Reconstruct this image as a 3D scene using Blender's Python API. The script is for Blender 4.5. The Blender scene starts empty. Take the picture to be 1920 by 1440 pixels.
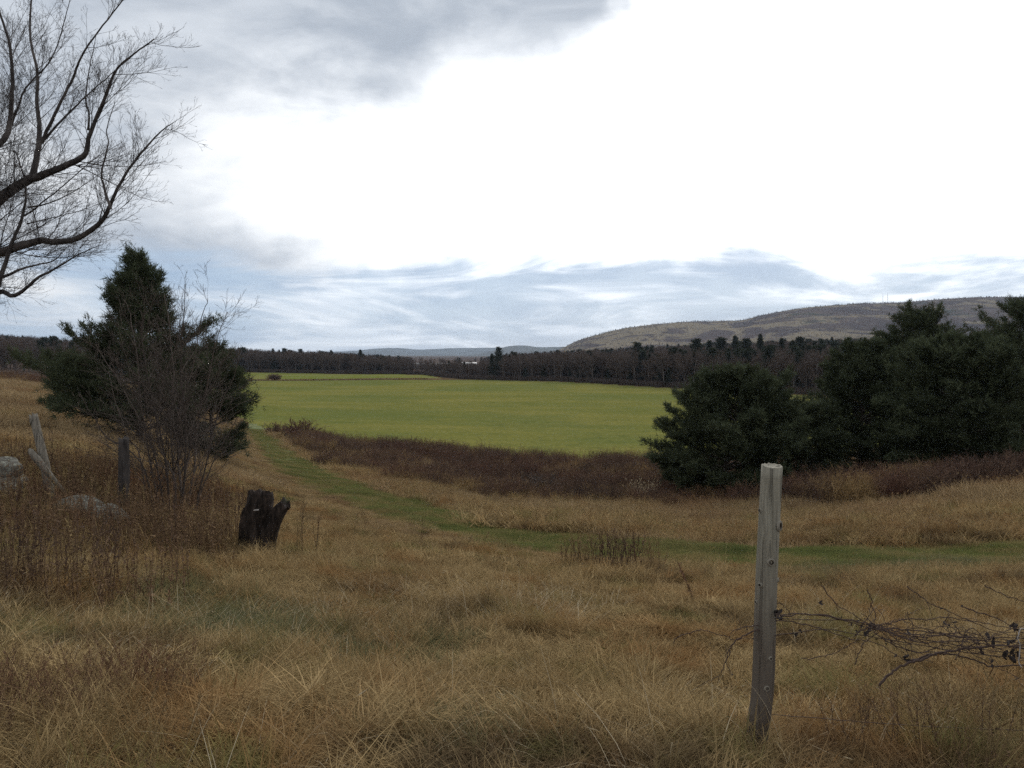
import bpy, math
import numpy as np
from math import radians, sin, cos, pi, sqrt, atan, atan2, log, exp

S = bpy.context.scene
COL = S.collection

# ------------------------------------------------------------------ camera
F_PX = 1400.0
PITCH = radians(2.25)
EYE = 1.7
cam_d = bpy.data.cameras.new('camera')
cam = bpy.data.objects.new('camera', cam_d)
COL.objects.link(cam)
cam.location = (0, 0, EYE)
cam.rotation_euler = (pi / 2 - PITCH, 0, 0)
cam_d.sensor_width = 36
cam_d.lens = 36 * F_PX / 1920
cam_d.clip_start = 0.05
cam_d.clip_end = 60000
S.camera = cam

# ------------------------------------------------------------------ light and exposure
SUN_AZ, SUN_EL = radians(16), radians(27)       # hidden behind the bright cloud, front right
S.view_settings.view_transform = 'Standard'
S.view_settings.look = 'None'
S.view_settings.exposure = 0.0
S.view_settings.gamma = 1.0
S.view_settings.use_curve_mapping = False
S.cycles.max_bounces = 4
S.cycles.diffuse_bounces = 2
S.cycles.glossy_bounces = 2
S.cycles.transmission_bounces = 3
S.cycles.transparent_max_bounces = 6
S.cycles.volume_bounces = 0
S.cycles.use_denoising = False
S.cycles.use_adaptive_sampling = True
S.cycles.adaptive_threshold = 0.02
S.cycles.debug_use_spatial_splits = True
S.cycles.sample_clamp_indirect = 4.0


class NT:
    """small helper to write node trees"""
    def __init__(s, tree):
        s.t = tree
        s.t.nodes.clear()

    def n(s, kind, ins=None, **props):
        nd = s.t.nodes.new(kind)
        for k, v in props.items():
            setattr(nd, k, v)
        for k, v in (ins or {}).items():
            sock = nd.inputs[k]
            if hasattr(v, 'is_output'):
                s.t.links.new(v, sock)
            else:
                sock.default_value = v
        return nd

    def m(s, op, a, b=None, c=None):
        ins = {0: a}
        if b is not None:
            ins[1] = b
        if c is not None:
            ins[2] = c
        return s.n('ShaderNodeMath', ins, operation=op).outputs[0]

    def mix(s, f, a, b):
        nd = s.n('ShaderNodeMix', data_type='RGBA')
        for i, v in ((0, f), (6, a), (7, b)):
            if hasattr(v, 'is_output'):
                s.t.links.new(v, nd.inputs[i])
            else:
                nd.inputs[i].default_value = (*v, 1) if isinstance(v, tuple) and len(v) == 3 else v
        return nd.outputs[2]

    def noise(s, vec, scale, detail=4.0, rough=0.55, dist=0.0, out=0):
        return s.n('ShaderNodeTexNoise', {'Vector': vec, 'Scale': scale, 'Detail': detail, 'Roughness': rough, 'Distortion': dist}).outputs[out]

    def step(s, x, lo, hi):
        return s.n('ShaderNodeMapRange', {0: x, 1: lo, 2: hi, 3: 0.0, 4: 1.0}, interpolation_type='SMOOTHSTEP').outputs[0]

    def vmul(s, v, xyz):
        return s.n('ShaderNodeVectorMath', {0: v, 1: xyz}, operation='MULTIPLY').outputs[0]


# ---- sky: Nishita daylight behind a broken deck of bright and grey cloud
W = bpy.data.worlds.new('World')
S.world = W
W.use_nodes = True
t = NT(W.node_tree)
dirv = t.n('ShaderNodeTexCoord').outputs['Generated']
sep = t.n('ShaderNodeSeparateXYZ', {0: dirv})
dx, dy, dz = sep.outputs
sky = t.n('ShaderNodeTexSky', sky_type='NISHITA', sun_disc=False, sun_elevation=SUN_EL, sun_rotation=SUN_AZ,
          altitude=300, air_density=1.0, dust_density=0.6, ozone_density=1.0)
az = t.m('ARCTAN2', dx, dy)
el = t.m('ARCSINE', dz)
zz = t.m('ADD', t.m('MAXIMUM', dz, 0.0), 0.10)
plane = t.n('ShaderNodeCombineXYZ', {0: t.m('DIVIDE', dx, zz), 1: t.m('DIVIDE', dy, zz), 2: 0.0}).outputs[0]
dome_v = t.vmul(dirv, (1.0, 1.0, 2.6))                      # flattens the far cloud into banks
big = t.noise(dome_v, 3.2, 6, 0.56, 0.6)
bank = t.noise(t.vmul(dirv, (1.0, 1.0, 5.5)), 4.2, 7, 0.6, 0.8)
fine = t.noise(dome_v, 11.0, 6, 0.6, 0.4)
azw = t.m('ADD', az, t.m('MULTIPLY', t.m('SUBTRACT', t.noise(dirv, 4.0, 5, 0.6), 0.5), 0.32))
elw = t.m('ADD', el, t.m('MULTIPLY', t.m('SUBTRACT', t.noise(dirv, 6.0, 4, 0.55), 0.5), 0.12))


def blob(a0, e0, sa, se):
    qa = t.m('POWER', t.m('DIVIDE', t.m('SUBTRACT', azw, radians(a0)), radians(sa)), 2.0)
    qe = t.m('POWER', t.m('DIVIDE', t.m('SUBTRACT', elw, radians(e0)), radians(se)), 2.0)
    return t.m('EXPONENT', t.m('MULTIPLY', t.m('ADD', qa, qe), -1.0))


def addn(*xs):
    r = xs[0]
    for x in xs[1:]:
        r = t.m('ADD', r, x)
    return r


def mul(a, b):
    return t.m('MULTIPLY', a, b)


grey_mass = blob(-12.5, 26.5, 25, 11.0)
glow = blob(14, 20, 20, 15)
left_band = blob(-22, 7.5, 14, 3.2)
right_band = blob(33, 8.0, 6, 2.4)
small_puff = blob(24.5, 16.8, 2.6, 1.3)
high = t.step(el, radians(30), radians(50))
low = t.m('SUBTRACT', 1.0, t.step(elw, radians(5.2), radians(8.8)))
cover = addn(mul(t.m('SUBTRACT', big, 0.5), 1.0), mul(t.m('SUBTRACT', fine, 0.5), 0.35),
             mul(grey_mass, 1.2), mul(blob(-36, 21, 11, 9), 0.65), mul(blob(5, 27.5, 9, 5), 0.75), mul(blob(-27, 12, 9, 4.5), 0.38), mul(high, 0.5), mul(glow, -0.30), mul(small_puff, 0.62), mul(left_band, 0.75), mul(right_band, 0.45), -0.05)
grey = t.step(cover, 0.08, 0.98)
streak = addn(mul(t.m('SUBTRACT', bank, 0.5), 2.1), mul(t.m('SUBTRACT', fine, 0.5), 0.4), mul(low, 0.80), mul(left_band, 0.2), -0.27)
band = t.m('MULTIPLY', t.step(streak, -0.08, 0.78), t.m('SUBTRACT', 1.0, t.step(elw, radians(7.2), radians(12.0))))
# bright lit cloud, brighter towards the hidden sun
sunv = (sin(SUN_AZ) * cos(SUN_EL), cos(SUN_AZ) * cos(SUN_EL), sin(SUN_EL))
cs = t.n('ShaderNodeVectorMath', {0: dirv, 1: sunv}, operation='DOT_PRODUCT').outputs['Value']
toward = t.step(cs, 0.2, 1.0)
lum = t.m('ADD', 0.86, t.m('MULTIPLY', t.m('POWER', toward, 3.0), 1.0))
white = t.n('ShaderNodeVectorMath', {0: (0.985, 0.995, 1.0), 'Scale': lum}, operation='SCALE').outputs[0]
skyc = t.n('ShaderNodeVectorMath', {0: sky.outputs[0], 'Scale': 0.075}, operation='SCALE').outputs[0]
shade = t.mix(t.step(t.noise(dome_v, 5.0, 5, 0.6, 0.5), 0.35, 0.68), (0.42, 0.475, 0.555), (0.62, 0.67, 0.74))
c1 = t.mix(t.m('MULTIPLY', grey, 0.97), white, shade)
bandc = t.mix(0.80, skyc, t.mix(t.step(fine, 0.35, 0.65), (0.31, 0.445, 0.665), (0.47, 0.605, 0.80)))
c2 = t.mix(t.m('MULTIPLY', band, 0.92), c1, bandc)
bg = t.n('ShaderNodeBackground', {0: c2, 1: 1.0})
t.t.links.new(bg.outputs[0], t.n('ShaderNodeOutputWorld').inputs[0])

sun_d = bpy.data.lights.new('sun', 'SUN')
sun_d.energy = 1.5
sun_d.angle = radians(10)
sun_d.color = (1.0, 0.94, 0.85)
sun = bpy.data.objects.new('sun', sun_d)
COL.objects.link(sun)
sun.location = (0, 0, 60)
sun.rotation_euler = (pi / 2 - SUN_EL, 0, pi - SUN_AZ)   # shines from azimuth SUN_AZ (clockwise from +Y)

# ------------------------------------------------------------------ helpers
RNG = np.random.default_rng(7)


def ray(px, py, D):
    """world point at forward distance D that the photograph's pixel (px, py) looks at"""
    u, v = (px - 960) / F_PX, -(py - 720) / F_PX
    y = cos(PITCH) + v * sin(PITCH)
    z = -sin(PITCH) + v * cos(PITCH)
    return np.array([u / y * D, D, EYE + z / y * D])


def xy(px, D):
    return np.array([(px - 960) / F_PX * D, D])


def _hash(ix, iy, s):
    h = np.sin(ix * 127.1 + iy * 311.7 + s * 74.7) * 43758.5453
    return h - np.floor(h)


def vnoise(x, y, s=0):
    x, y = np.asarray(x, float), np.asarray(y, float)
    ix, iy = np.floor(x), np.floor(y)
    fx, fy = x - ix, y - iy
    fx, fy = fx * fx * (3 - 2 * fx), fy * fy * (3 - 2 * fy)
    a, b = _hash(ix, iy, s), _hash(ix + 1, iy, s)
    c, d = _hash(ix, iy + 1, s), _hash(ix + 1, iy + 1, s)
    return (a * (1 - fx) + b * fx) * (1 - fy) + (c * (1 - fx) + d * fx) * fy


def fbm(x, y, s=0, o=4):
    r, a, tot = 0, 1.0, 0
    for i in range(o):
        r = r + a * vnoise(x * 2 ** i, y * 2 ** i, s + i * 11)
        tot += a
        a *= 0.5
    return r / tot


def smooth(x, a, b):
    q = np.clip((np.asarray(x, float) - a) / (b - a), 0, 1)
    return q * q * (3 - 2 * q)


def np_mesh(name, V, tris=None, quads=None, tone=None, smooth_shade=False):
    me = bpy.data.meshes.new(name)
    V = np.ascontiguousarray(V, dtype=np.float32)
    tris = np.zeros((0, 3), np.int32) if tris is None else np.asarray(tris, np.int32).reshape(-1, 3)
    quads = np.zeros((0, 4), np.int32) if quads is None else np.asarray(quads, np.int32).reshape(-1, 4)
    me.vertices.add(len(V))
    me.vertices.foreach_set('co', V.ravel())
    nl = tris.size + quads.size
    me.loops.add(nl)
    me.loops.foreach_set('vertex_index', np.concatenate([tris.ravel(), quads.ravel()]))
    npoly = len(tris) + len(quads)
    me.polygons.add(npoly)
    starts = np.concatenate([np.arange(len(tris)) * 3, tris.size + np.arange(len(quads)) * 4]).astype(np.int32)
    me.polygons.foreach_set('loop_start', starts)
    if smooth_shade:
        me.polygons.foreach_set('use_smooth', np.ones(npoly, bool))
    if tone is not None:
        a = me.attributes.new('tone', 'FLOAT', 'POINT')
        a.data.foreach_set('value', np.ascontiguousarray(tone, np.float32))
    me.update(calc_edges=True)
    return me


class Buf:
    def __init__(s):
        s.V, s.T, s.Q, s.A, s.k = [], [], [], [], 0

    def add(s, V, T=None, Q=None, tone=0.5):
        V = np.asarray(V, float)
        s.V.append(V)
        if T is not None and len(T):
            s.T.append(np.asarray(T) + s.k)
        if Q is not None and len(Q):
            s.Q.append(np.asarray(Q) + s.k)
        s.A.append(np.broadcast_to(np.asarray(tone, float), (len(V),)))
        s.k += len(V)
        return s

    def mesh(s, name, sm=False):
        if not s.V:
            s.add([[0, 0, 0], [0, 0, 0.01], [0.01, 0, 0]], [[0, 1, 2]])
        return np_mesh(name, np.concatenate(s.V), np.concatenate(s.T) if s.T else None,
                       np.concatenate(s.Q) if s.Q else None, np.concatenate(s.A), sm)


def norm(v):
    x, y, z = float(v[0]), float(v[1]), float(v[2])
    l = sqrt(x * x + y * y + z * z) or 1e-9
    return np.array([x / l, y / l, z / l])


def cross3(a, b):
    return np.array([a[1] * b[2] - a[2] * b[1], a[2] * b[0] - a[0] * b[2], a[0] * b[1] - a[1] * b[0]])


def frame(d):
    d = norm(d)
    a = (0.0, 0.0, 1.0) if abs(d[2]) < 0.9 else (1.0, 0.0, 0.0)
    u = norm(cross3(d, a))
    return u, cross3(d, u), d


_TUBE_Q = {}


def tube(buf, pts, rad, sides=6, tone=0.5, cap=True, rough=0.0, rng=RNG):
    pts = np.asarray(pts, float)
    n = len(pts)
    rad = np.asarray(rad, float)
    rad = np.full(n, rad) if rad.ndim == 0 else rad
    tg = np.empty_like(pts)
    tg[1:-1] = pts[2:] - pts[:-2]
    tg[0], tg[-1] = pts[1] - pts[0], pts[-1] - pts[-2]
    u, v, _ = frame(pts[-1] - pts[0] + 1e-6)
    d = tg / np.sqrt((tg * tg).sum(1, keepdims=True) + 1e-18)
    uu = u - d * (d @ u)[:, None]
    uu /= np.sqrt((uu * uu).sum(1, keepdims=True) + 1e-18)
    vv = np.stack([d[:, 1] * uu[:, 2] - d[:, 2] * uu[:, 1], d[:, 2] * uu[:, 0] - d[:, 0] * uu[:, 2], d[:, 0] * uu[:, 1] - d[:, 1] * uu[:, 0]], 1)
    if (n, sides) not in _TUBE_Q:
        ang = np.arange(sides) * 2 * pi / sides
        i, j = np.meshgrid(np.arange(n - 1), np.arange(sides), indexing='ij')
        j2 = (j + 1) % sides
        _TUBE_Q[n, sides] = (np.cos(ang), np.sin(ang), np.stack([i * sides + j, i * sides + j2, (i + 1) * sides + j2, (i + 1) * sides + j], -1).reshape(-1, 4),
                             np.array([[(n - 1) * sides + k, (n - 1) * sides + (k + 1) % sides, n * sides] for k in range(sides)]))
    ca, sa, Q, TC = _TUBE_Q[n, sides]
    r = rad[:, None] * (1 + rough * rng.standard_normal((n, sides))) if rough else np.repeat(rad[:, None], sides, 1)
    V = (pts[:, None, :] + (r * ca)[:, :, None] * uu[:, None, :] + (r * sa)[:, :, None] * vv[:, None, :]).reshape(-1, 3)
    T = None
    if cap:
        V = np.concatenate([V, pts[-1:] + d[-1:] * rad[-1] * 0.3])
        T = TC
    buf.add(V, T, Q, tone)


def spline(P, n=24):
    P = np.asarray(P, float)
    if len(P) < 3:
        s = np.linspace(0, 1, n)[:, None]
        return P[0] * (1 - s) + P[-1] * s
    Q = np.vstack([2 * P[0] - P[1], P, 2 * P[-1] - P[-2]])
    out = []
    m = len(P) - 1
    for s in np.linspace(0, m - 1e-6, n):
        k = int(s)
        f = s - k
        a, b, c, d = Q[k], Q[k + 1], Q[k + 2], Q[k + 3]
        out.append(0.5 * (2 * b + (c - a) * f + (2 * a - 5 * b + 4 * c - d) * f * f + (3 * b - a - 3 * c + d) * f ** 3))
    return np.array(out)


def link(name, me, material=None, parent=None, loc=None):
    o = bpy.data.objects.new(name, me)
    COL.objects.link(o)
    if material is not None and me is not None:
        if len(me.materials) == 0:
            me.materials.append(material)
    if parent is not None:
        o.parent = parent
    if loc is not None:
        o.location = loc
    return o


def tag(o, label=None, cat=None, group=None, kind=None):
    for k, v in (('label', label), ('category', cat), ('group', group), ('kind', kind)):
        if v:
            o[k] = v
    return o


def thing(name, label, cat, loc=(0, 0, 0), rz=0.0, scale=1.0, group=None):
    o = bpy.data.objects.new(name, None)
    COL.objects.link(o)
    o.empty_display_size = 0.2
    o.location = [float(c) for c in loc]
    o.rotation_euler = (0, 0, rz)
    o.scale = (scale, scale, scale) if np.isscalar(scale) else scale
    return tag(o, label, cat, group)


# ------------------------------------------------------------------ materials
def material(name):
    m = bpy.data.materials.new(name)
    m.use_nodes = True
    return m, NT(m.node_tree)


def finish(m, n, color, rough=0.9, bump=None, bump_d=0.05, bump_s=0.6, spec=0.15):
    ins = {'Base Color': color if hasattr(color, 'is_output') else (*color, 1), 'Roughness': rough, 'Specular IOR Level': spec}
    if bump is not None:
        ins['Normal'] = n.n('ShaderNodeBump', {'Height': bump, 'Distance': bump_d, 'Strength': bump_s}).outputs[0]
    p = n.n('ShaderNodeBsdfPrincipled', ins)
    n.t.links.new(p.outputs[0], n.n('ShaderNodeOutputMaterial').inputs[0])
    return m


def leafy(m, n, color, trans=0.3):
    """thin blades and needles: diffuse with some light let through"""
    d = n.n('ShaderNodeBsdfDiffuse', {0: color})
    tr = n.n('ShaderNodeBsdfTranslucent', {0: color})
    mx = n.n('ShaderNodeMixShader', {0: trans})
    n.t.links.new(d.outputs[0], mx.inputs[1])
    n.t.links.new(tr.outputs[0], mx.inputs[2])
    n.t.links.new(mx.outputs[0], n.n('ShaderNodeOutputMaterial').inputs[0])
    return m


def pos(n):
    return n.n('ShaderNodeNewGeometry').outputs['Position']


def tone_of(n):
    return n.n('ShaderNodeAttribute', attribute_name='tone').outputs['Fac']


def mat_grass(name, a, b, c, d, green=(0.12, 0.135, 0.05), scale=0.5, trans=0.3, gth=(0.60, 0.74)):
    """a,b straw tones per blade; c reddish patches, d dark thatch patches, green patches"""
    m, n = material(name)
    p, tn = pos(n), tone_of(n)
    col = n.mix(tn, a, b)
    n1 = n.noise(p, scale, 4, 0.6)
    n2 = n.noise(n.n('ShaderNodeVectorMath', {0: p, 1: (31.0, 7.0, 3.0)}).outputs[0], scale * 0.8, 4, 0.6)
    n3 = n.noise(n.n('ShaderNodeVectorMath', {0: p, 1: (-17.0, 47.0, 9.0)}).outputs[0], scale * 1.1, 3, 0.6)
    col = n.mix(n.m('MULTIPLY', n.step(n1, 0.48, 0.66), 0.75), col, n.mix(tn, c, tuple(x * 1.35 for x in c)))
    col = n.mix(n.m('MULTIPLY', n.step(n2, 0.52, 0.68), 0.7), col, n.mix(tn, d, tuple(x * 1.5 for x in d)))
    col = n.mix(n.m('MULTIPLY', n.step(n3, gth[0], gth[1]), 0.8), col, n.mix(tn, green, tuple(x * 1.5 for x in green)))
    return leafy(m, n, col, trans)


M = {}
M['grass_near'] = mat_grass('dry_grass', (0.105, 0.070, 0.032), (0.52, 0.385, 0.20), (0.225, 0.124, 0.052), (0.056, 0.040, 0.028),
                            green=(0.125, 0.125, 0.046), scale=1.0, trans=0.2, gth=(0.54, 0.70))
M['grass_mid'] = mat_grass('meadow_grass', (0.17, 0.120, 0.065), (0.47, 0.35, 0.20), (0.22, 0.130, 0.070), (0.12, 0.085, 0.055),
                           green=(0.19, 0.17, 0.07), scale=0.16, trans=0.2)
M['grass_path'] = mat_grass('path_grass', (0.080, 0.100, 0.034), (0.195, 0.195, 0.072), (0.17, 0.150, 0.068), (0.062, 0.083, 0.030),
                            green=(0.070, 0.108, 0.034), scale=0.5)
M['grass_olive'] = mat_grass('olive_grass', (0.140, 0.122, 0.050), (0.36, 0.285, 0.135), (0.20, 0.155, 0.065), (0.10, 0.088, 0.040),
                             green=(0.105, 0.130, 0.042), scale=0.7, gth=(0.46, 0.62))
M['weed'] = mat_grass('dead_weed', (0.075, 0.048, 0.034), (0.26, 0.175, 0.105), (0.15, 0.080, 0.052), (0.050, 0.036, 0.034),
                      green=(0.22, 0.165, 0.080), scale=0.6, trans=0.15, gth=(0.50, 0.64))
M['bramble'] = mat_grass('bramble', (0.060, 0.040, 0.034), (0.185, 0.125, 0.090), (0.115, 0.060, 0.046), (0.045, 0.034, 0.032),
                         green=(0.25, 0.175, 0.085), scale=0.22, trans=0.1, gth=(0.54, 0.66))


def mat_twig(name, a, b):
    m, n = material(name)
    return finish(m, n, n.mix(tone_of(n), a, b), 0.9)


M['twig_far'] = mat_twig('bare_twigs', (0.062, 0.046, 0.040), (0.115, 0.088, 0.075))
M['twig_ridge'] = mat_twig('ridge_twigs', (0.075, 0.060, 0.058), (0.15, 0.118, 0.10))
M['twig_shrub'] = mat_twig('shrub_twigs', (0.036, 0.029, 0.026), (0.115, 0.093, 0.081))


def mat_needles(name, a, b, trans=0.15, sc=0.6):
    m, n = material(name)
    c = n.mix(tone_of(n), a, b)
    c = n.mix(n.m('MULTIPLY', n.step(n.noise(pos(n), sc, 3), 0.4, 0.7), 0.5), c, tuple(x * 0.6 for x in a))
    return leafy(m, n, c, trans)


M['needles'] = mat_needles('pine_needles', (0.038, 0.048, 0.030), (0.098, 0.114, 0.066), 0.22)
M['needles_far'] = mat_needles('far_needles', (0.026, 0.032, 0.024), (0.054, 0.062, 0.042), sc=0.1)


def mat_bark(name, a, b, sc=14.0):
    m, n = material(name)
    p = n.n('ShaderNodeTexCoord').outputs['Object']
    g = n.noise(n.vmul(p, (1, 1, 0.18)), sc, 6, 0.65)
    bl = n.noise(p, sc * 0.25, 3)
    c = n.mix(n.step(g, 0.35, 0.68), a, b)
    c = n.mix(n.m('MULTIPLY', n.step(bl, 0.52, 0.66), 0.6), c, tuple(min(1, x * 1.6) for x in b))
    return finish(m, n, c, 0.92, g, 0.02, 0.8)


M['bark'] = mat_bark('maple_bark', (0.036, 0.031, 0.031), (0.095, 0.085, 0.082))
M['bark_pine'] = mat_bark('pine_bark', (0.045, 0.036, 0.031), (0.10, 0.085, 0.075))
M['bark_far'] = mat_bark('far_bark', (0.09, 0.08, 0.075), (0.17, 0.15, 0.14), 3.0)
M['rot'] = mat_bark('rotten_wood', (0.008, 0.006, 0.005), (0.045, 0.034, 0.029), 16.0)


def mat_wood(name, a, b, damp=None):
    m, n = material(name)
    p = n.n('ShaderNodeTexCoord').outputs['Object']
    grain = n.noise(n.vmul(p, (1, 1, 0.05)), 90.0, 6, 0.7)
    wide = n.noise(n.vmul(p, (1, 1, 0.14)), 17.0, 4, 0.6)
    crack = n.step(n.noise(n.vmul(p, (1, 1, 0.035)), 42.0, 3, 0.5, 0.4), 0.575, 0.64)
    c = n.mix(n.step(grain, 0.3, 0.7), a, b)
    c = n.mix(n.m('MULTIPLY', n.step(wide, 0.42, 0.7), 0.55), c, tuple(x * 0.55 for x in a))
    c = n.mix(n.m('MULTIPLY', crack, 0.6), c, tuple(x * 0.3 for x in a))
    if damp:  # weathered post, browner and darker towards its foot
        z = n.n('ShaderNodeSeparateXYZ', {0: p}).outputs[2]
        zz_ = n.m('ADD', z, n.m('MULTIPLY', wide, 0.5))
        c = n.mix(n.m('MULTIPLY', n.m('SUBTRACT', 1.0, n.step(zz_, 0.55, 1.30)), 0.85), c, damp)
    return finish(m, n, c, 0.85, n.m('SUBTRACT', grain, n.m('MULTIPLY', crack, 1.5)), 0.004, 0.9)


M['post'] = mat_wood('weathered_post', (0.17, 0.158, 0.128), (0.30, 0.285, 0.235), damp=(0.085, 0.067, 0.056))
M['old_wood'] = mat_wood('old_grey_wood', (0.14, 0.125, 0.105), (0.27, 0.245, 0.205))
M['dark_wood'] = mat_wood('dark_old_wood', (0.035, 0.031, 0.030), (0.08, 0.07, 0.066))
m_, n_ = material('knot_rim')
M['knot_rim'] = finish(m_, n_, n_.mix(n_.noise(pos(n_), 120.0), (0.10, 0.09, 0.075), (0.27, 0.25, 0.21)), 0.8)
m_, n_ = material('knot_core')
M['knot_core'] = finish(m_, n_, n_.mix(n_.noise(pos(n_), 160.0), (0.012, 0.009, 0.007), (0.05, 0.036, 0.026)), 0.9)
m_, n_ = material('rusty_wire')
M['wire'] = finish(m_, n_, n_.mix(n_.noise(pos(n_), 60.0), (0.035, 0.025, 0.021), (0.10, 0.065, 0.05)), 0.75, spec=0.3)
m_, n_ = material('vine')
M['vine'] = finish(m_, n_, n_.mix(n_.noise(pos(n_), 45.0), (0.035, 0.024, 0.022), (0.095, 0.066, 0.055)), 0.9)
m_, n_ = material('pale_tendril')
M['tendril'] = finish(m_, n_, n_.mix(n_.noise(pos(n_), 45.0), (0.22, 0.2, 0.19), (0.42, 0.39, 0.37)), 0.9)
m_, n_ = material('dead_leaf')
M['leaf'] = finish(m_, n_, n_.mix(n_.noise(pos(n_), 70.0), (0.02, 0.018, 0.019), (0.065, 0.052, 0.048)), 0.85)
m_, n_ = material('lichen_stone')
q_ = n_.n('ShaderNodeTexCoord').outputs['Object']
c_ = n_.mix(n_.step(n_.noise(q_, 9.0, 5), 0.4, 0.62), (0.075, 0.070, 0.060), (0.15, 0.146, 0.128))
c_ = n_.mix(n_.step(n_.noise(q_, 21.0, 4), 0.56, 0.64), c_, (0.235, 0.245, 0.205))
M['stone'] = finish(m_, n_, c_, 0.95, n_.noise(q_, 26.0, 6, 0.65), 0.02, 0.9)

# ground under the grass: thatch and soil
m_, n_ = material('thatch')
q_ = pos(n_)
g1, g2, g3 = n_.noise(q_, 0.45, 5), n_.noise(q_, 9.0, 5, 0.7), n_.noise(q_, 0.045, 4)
c_ = n_.mix(n_.step(g1, 0.35, 0.65), (0.070, 0.047, 0.026), (0.150, 0.103, 0.055))
c_ = n_.mix(n_.m('MULTIPLY', n_.step(g3, 0.5, 0.7), 0.4), c_, (0.14, 0.12, 0.055))
c_ = n_.mix(n_.m('MULTIPLY', n_.step(g2, 0.45, 0.65), 0.6), c_, (0.040, 0.029, 0.019))
M['ground'] = finish(m_, n_, c_, 1.0, g2, 0.06, 0.8, spec=0.0)
m_, n_ = material('mown_path')
c_ = n_.mix(n_.step(n_.noise(q_ := pos(n_), 0.6, 4), 0.38, 0.66), (0.075, 0.11, 0.032), (0.15, 0.145, 0.058))
c_ = n_.mix(n_.m('MULTIPLY', n_.step(n_.noise(q_, 8.0, 5, 0.7), 0.45, 0.7), 0.5), c_, (0.06, 0.06, 0.026))
M['path'] = finish(m_, n_, c_, 0.97, n_.noise(q_, 14.0, 5, 0.7), 0.05, 0.9)
# winter rye: drill rows and passes show as faint streaks
m_, n_ = material('winter_crop')
q_ = pos(n_)
rot = n_.n('ShaderNodeVectorRotate', {'Vector': q_, 'Angle': radians(9)}, rotation_type='Z_AXIS').outputs[0]
s1 = n_.noise(n_.vmul(rot, (0.16, 1.0, 1.0)), 0.07, 5, 0.62, 0.3)
s2 = n_.noise(n_.vmul(rot, (0.10, 1.0, 1.0)), 0.28, 5, 0.7)
s3 = n_.noise(q_, 1.6, 6, 0.75)
s4 = n_.noise(q_, 0.026, 5, 0.62)
s5 = n_.noise(q_, 0.33, 5, 0.7)
c_ = n_.mix(n_.step(s1, 0.36, 0.64), (0.148, 0.150, 0.042), (0.194, 0.180, 0.053))
c_ = n_.mix(n_.m('MULTIPLY', n_.step(s4, 0.42, 0.60), 0.6), c_, (0.105, 0.130, 0.042))
c_ = n_.mix(n_.m('MULTIPLY', n_.step(s2, 0.5, 0.70), 0.40), c_, (0.180, 0.160, 0.058))
c_ = n_.mix(n_.m('MULTIPLY', n_.step(s5, 0.50, 0.68), 0.45), c_, (0.082, 0.100, 0.028))
c_ = n_.mix(n_.m('MULTIPLY', n_.step(s3, 0.42, 0.66), 0.6), c_, (0.060, 0.074, 0.022))
M['field'] = finish(m_, n_, c_, 1.0, s3, 0.15, 0.7, spec=0.0)
m_, n_ = material('far_pasture')
q_ = pos(n_)
c_ = n_.mix(n_.step(n_.noise(n_.vmul(q_, (0.2, 1, 1)), 0.12, 4), 0.4, 0.62), (0.115, 0.14, 0.03), (0.17, 0.16, 0.06))
M['far_field'] = finish(m_, n_, c_, 1.0, spec=0.0)


def mat_hill(name, a, b, ever, pale, sc, sun_patch=0.0, speck=0.45):
    m, n = material(name)
    p = pos(n)
    px_ = n.n('ShaderNodeSeparateXYZ', {0: p}).outputs[0]
    n1 = n.noise(p, 0.0042 * sc, 5, 0.6)
    n2 = n.noise(p, 0.03 * sc, 5, 0.7)
    n3 = n.noise(n.vmul(p, (1, 1, 2.2)), 0.0065 * sc, 5, 0.65, 0.6)
    n4 = n.noise(p, 0.08 * sc, 4, 0.7)
    c = n.mix(n.step(n1, 0.35, 0.65), a, b)
    n3 = n.m('ADD', n3, n.m('MULTIPLY', n.m('SUBTRACT', 1.0, n.step(px_, 500.0, 1300.0)), sun_patch))  # more pale ledges towards the left end: patch of sunlight put into the colour
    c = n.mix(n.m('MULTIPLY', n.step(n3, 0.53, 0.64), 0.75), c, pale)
    c = n.mix(n.m('MULTIPLY', n.step(n.m('ADD', n1, n.m('MULTIPLY', n.m('SUBTRACT', n2, 0.5), 0.5)), 0.60, 0.68), 0.8), c, ever)
    c = n.mix(n.m('MULTIPLY', n.step(n4, 0.42, 0.66), speck), c, tuple(x * 0.5 for x in a))
    return finish(m, n, c, 1.0, n4, 6.0 / sc, 0.8, spec=0.0)


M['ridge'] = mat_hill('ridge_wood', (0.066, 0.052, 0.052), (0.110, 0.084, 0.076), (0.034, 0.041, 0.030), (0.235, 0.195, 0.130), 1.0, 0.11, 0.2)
M['foothill'] = mat_hill('wooded_ground', (0.075, 0.055, 0.047), (0.115, 0.086, 0.072), (0.035, 0.040, 0.030), (0.14, 0.11, 0.09), 3.0)
M['far_hill'] = mat_hill('far_hill', (0.10, 0.10, 0.10), (0.14, 0.14, 0.13), (0.07, 0.08, 0.07), (0.16, 0.16, 0.15), 0.5)

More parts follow.
